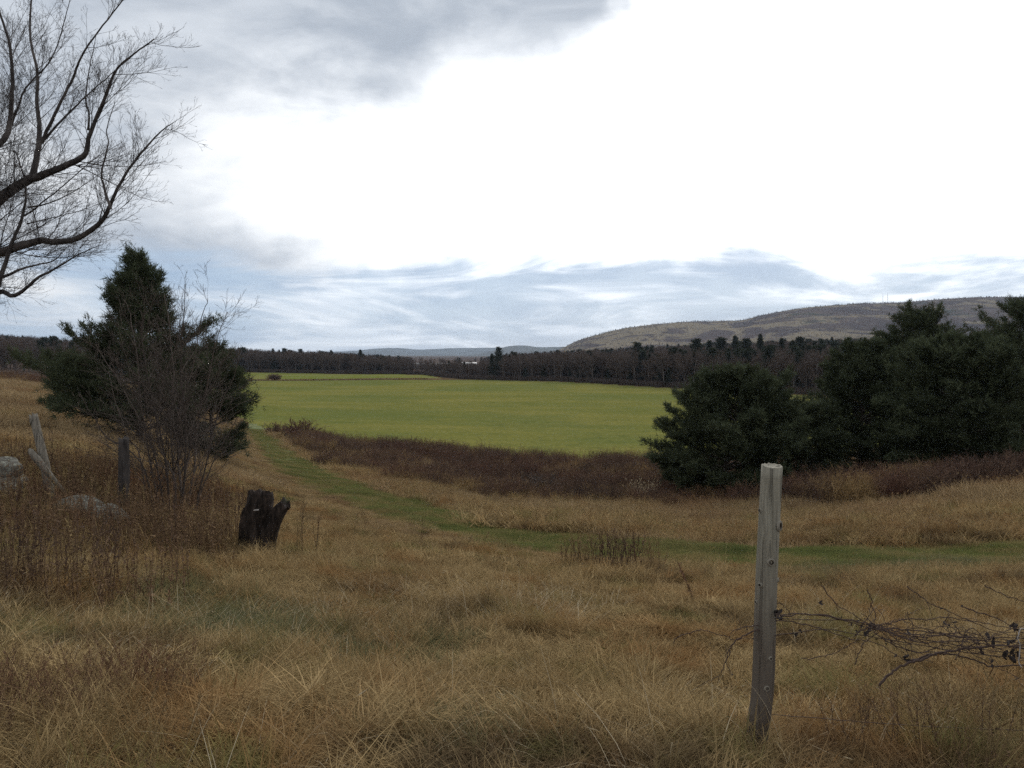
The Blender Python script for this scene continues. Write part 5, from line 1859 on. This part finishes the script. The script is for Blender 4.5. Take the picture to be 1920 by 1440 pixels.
shrub_thing('dark rounded bush beside the track where it meets the field', 560, 101, 2.7, 950, 90, 0.03, 16, stretch=1.25)
shrub_thing('low dark bush left end of the clump beside the track', 515, 106, 1.8, 951, 60, 0.03, 14, stretch=1.2)
shrub_thing('thin upright bare bush rising above the brambles against the field', 886, 78, 2.2, 952, 40, 0.022, 10)
shrub_thing('grey twiggy bush in the middle of the bramble hollow', 1010, 46, 1.5, 953, 70, 0.02, 14, mt='twig_shrub', stretch=1.3)
shrub_thing('small bare bush on the bramble edge left of the upright one', 715, 84, 1.7, 954, 40, 0.022, 10)
shrub_thing('bare bush poking above the brambles left of the round pine', 1085, 80, 1.5, 955, 40, 0.022, 10)
shrub_thing('dark bush standing alone on the far side of the field', 514, 345, 3.2, 956, 80, 0.07, 14, stretch=1.5)

SEED_T = blades(60, (0.5, 1.0), 0.02, 0.5, 0.22, 0.6, 2, None, 970, seedheads=0.9)
r = thing('pale_reeds', 'clump of pale seed heads at the left foot of the round pine', 'reeds', on_ground(1208, 44))
link('stalks', SEED_T, M['pale'], r)
r.scale = (1.6, 1.2, 1.1)
r = thing('grass_tussock', 'yellowish grass tussock in the middle of the brambles', 'grass', on_ground(985, 52))
link('blades', blades(120, (0.5, 1.0), 0.022, 0.9, 0.4, 1.0, 2, None, 971), M['grass_mid'], r)
r.scale = (1.5, 1.2, 1.1)


def dead_weed(label, px, D, H, seed, n=3, leaf=0.03, lean=0.12, spread=0.06, tilt=0.0, lf=16, w=0.009):
    r = thing('dead_weed', label, 'weed', on_ground(px, D))
    r.rotation_euler = (0, tilt, 0)
    link('stalks', weed_mesh(n, (H * 0.75, H), seed, spread, lf, w, lean, leaf), M['weed'], r)


dead_weed('small forked dead weed beside the track, right of the stump', 692, 16.5, 0.62, 301, 3, 0.03, 0.25)
dead_weed('thin dark weed stalk on the near edge of the track', 788, 14.5, 0.62, 302, 2, 0.025, 0.2)
dead_weed('low spreading dark weed by the middle of the track', 880, 14.0, 0.5, 303, 7, 0.03, 0.6, 0.3)
dead_weed('tall leaning dark dock stalk left of the fence post', 1310, 8.2, 0.66, 304, 2, 0.035, 0.05, 0.02, -0.42, 40, 0.012)
for k, (px, D, H) in enumerate(((1085, 11.4, 0.62), (1120, 11.0, 0.68), (1160, 11.0, 0.74), (1205, 11.3, 0.66))):
    dead_weed(['leftmost', 'second', 'third', 'rightmost'][k] + ' clump of reddish dead stalks below the middle of the track', px, D, H, 310 + k, 30, 0.035, 0.12, 0.34, 0, 18, 0.009)
for k, (px, D, H) in enumerate(((548, 9.7, 0.80), (566, 9.6, 0.95), (590, 9.9, 0.75))):
    dead_weed(['dark thin stalk touching the right prong of the stump', 'tallest dark thin stalk just right of the stump', 'dark thin stalk a little right of the stump'][k], px, D, H, 330 + k, 3, 0.025, 0.08, 0.07, 0, 22, 0.010)
for k, (px, D, H) in enumerate(((1608, 3.05, 0.34), (1712, 3.0, 0.40), (1775, 3.1, 0.34), (1900, 3.05, 0.42))):
    dead_weed(['leftmost', 'second', 'third', 'rightmost'][k] + ' of the dark dead stalks along the bottom edge under the wire', px, D, H, 340 + k, 9, 0.014, 0.22, 0.09, 0, 30, 0.005)

# weedy strip and undergrowth at the foot of the far wood
n = 2200
s_ = RNG.uniform(0, ed[-1], n)
E = np.array([edge_at(v) for v in s_]) + np.c_[RNG.normal(0, 1.5, n), RNG.uniform(-1.5, 5, n)]
z = height(E[:, 0], E[:, 1])
UT = [template(bramble_mesh(980 + k, 30, (0.8, 1.9), 0.10, 1.4, 9), M['twig_far']) for k in range(3)]
scatter('undergrowth', 'dark undergrowth along the foot of the far treeline', 'undergrowth', UT, np.c_[E, z], RNG.uniform(0, 6.28, n), RNG.uniform(0.7, 1.5, n), None)
n = 500
q = RNG.random(n)
hx = np.interp(q, [0, 1], [-140, -42]) + RNG.normal(0, 1, n)
hy = np.interp(hx, [-140, -119, -84, -46, -38], [336, 340, 350, 361, 364]) + RNG.normal(0, 1.2, n)
scatter('hedge_strip', 'tan weedy strip dividing the two green fields', 'weeds', [template(bramble_mesh(990 + k, 22, (0.5, 1.0), 0.12, 1.3, 6), M['grass_mid']) for k in range(2)],
        np.c_[hx, hy, height(hx, hy)], RNG.uniform(0, 6.28, n), RNG.uniform(0.5, 1.1, n), None)

# ------------------------------------------------------------------ the hazy air of the valley
HZ = dict(x=9000, y0=-300, y1=14500, z0=-40, z1=420)
V = [[a, b, c] for c in (HZ['z0'], HZ['z1']) for b in (HZ['y0'], HZ['y1']) for a in (-HZ['x'], HZ['x'])]
hz = link('haze', np_mesh('haze', V, None, [[0, 2, 3, 1], [4, 5, 7, 6], [0, 1, 5, 4], [2, 6, 7, 3], [0, 4, 6, 2], [1, 3, 7, 5]]))
m_, n_ = material('valley_air')
pv = n_.n('ShaderNodeVolumePrincipled', {'Color': (0.60, 0.77, 1.0, 1), 'Density': 5.0e-5, 'Anisotropy': 0.2})
n_.t.links.new(pv.outputs[0], n_.n('ShaderNodeOutputMaterial').inputs['Volume'])
hz.data.materials.append(m_)
tag(hz, 'thin bluish haze filling the valley air', 'haze', None, 'stuff')
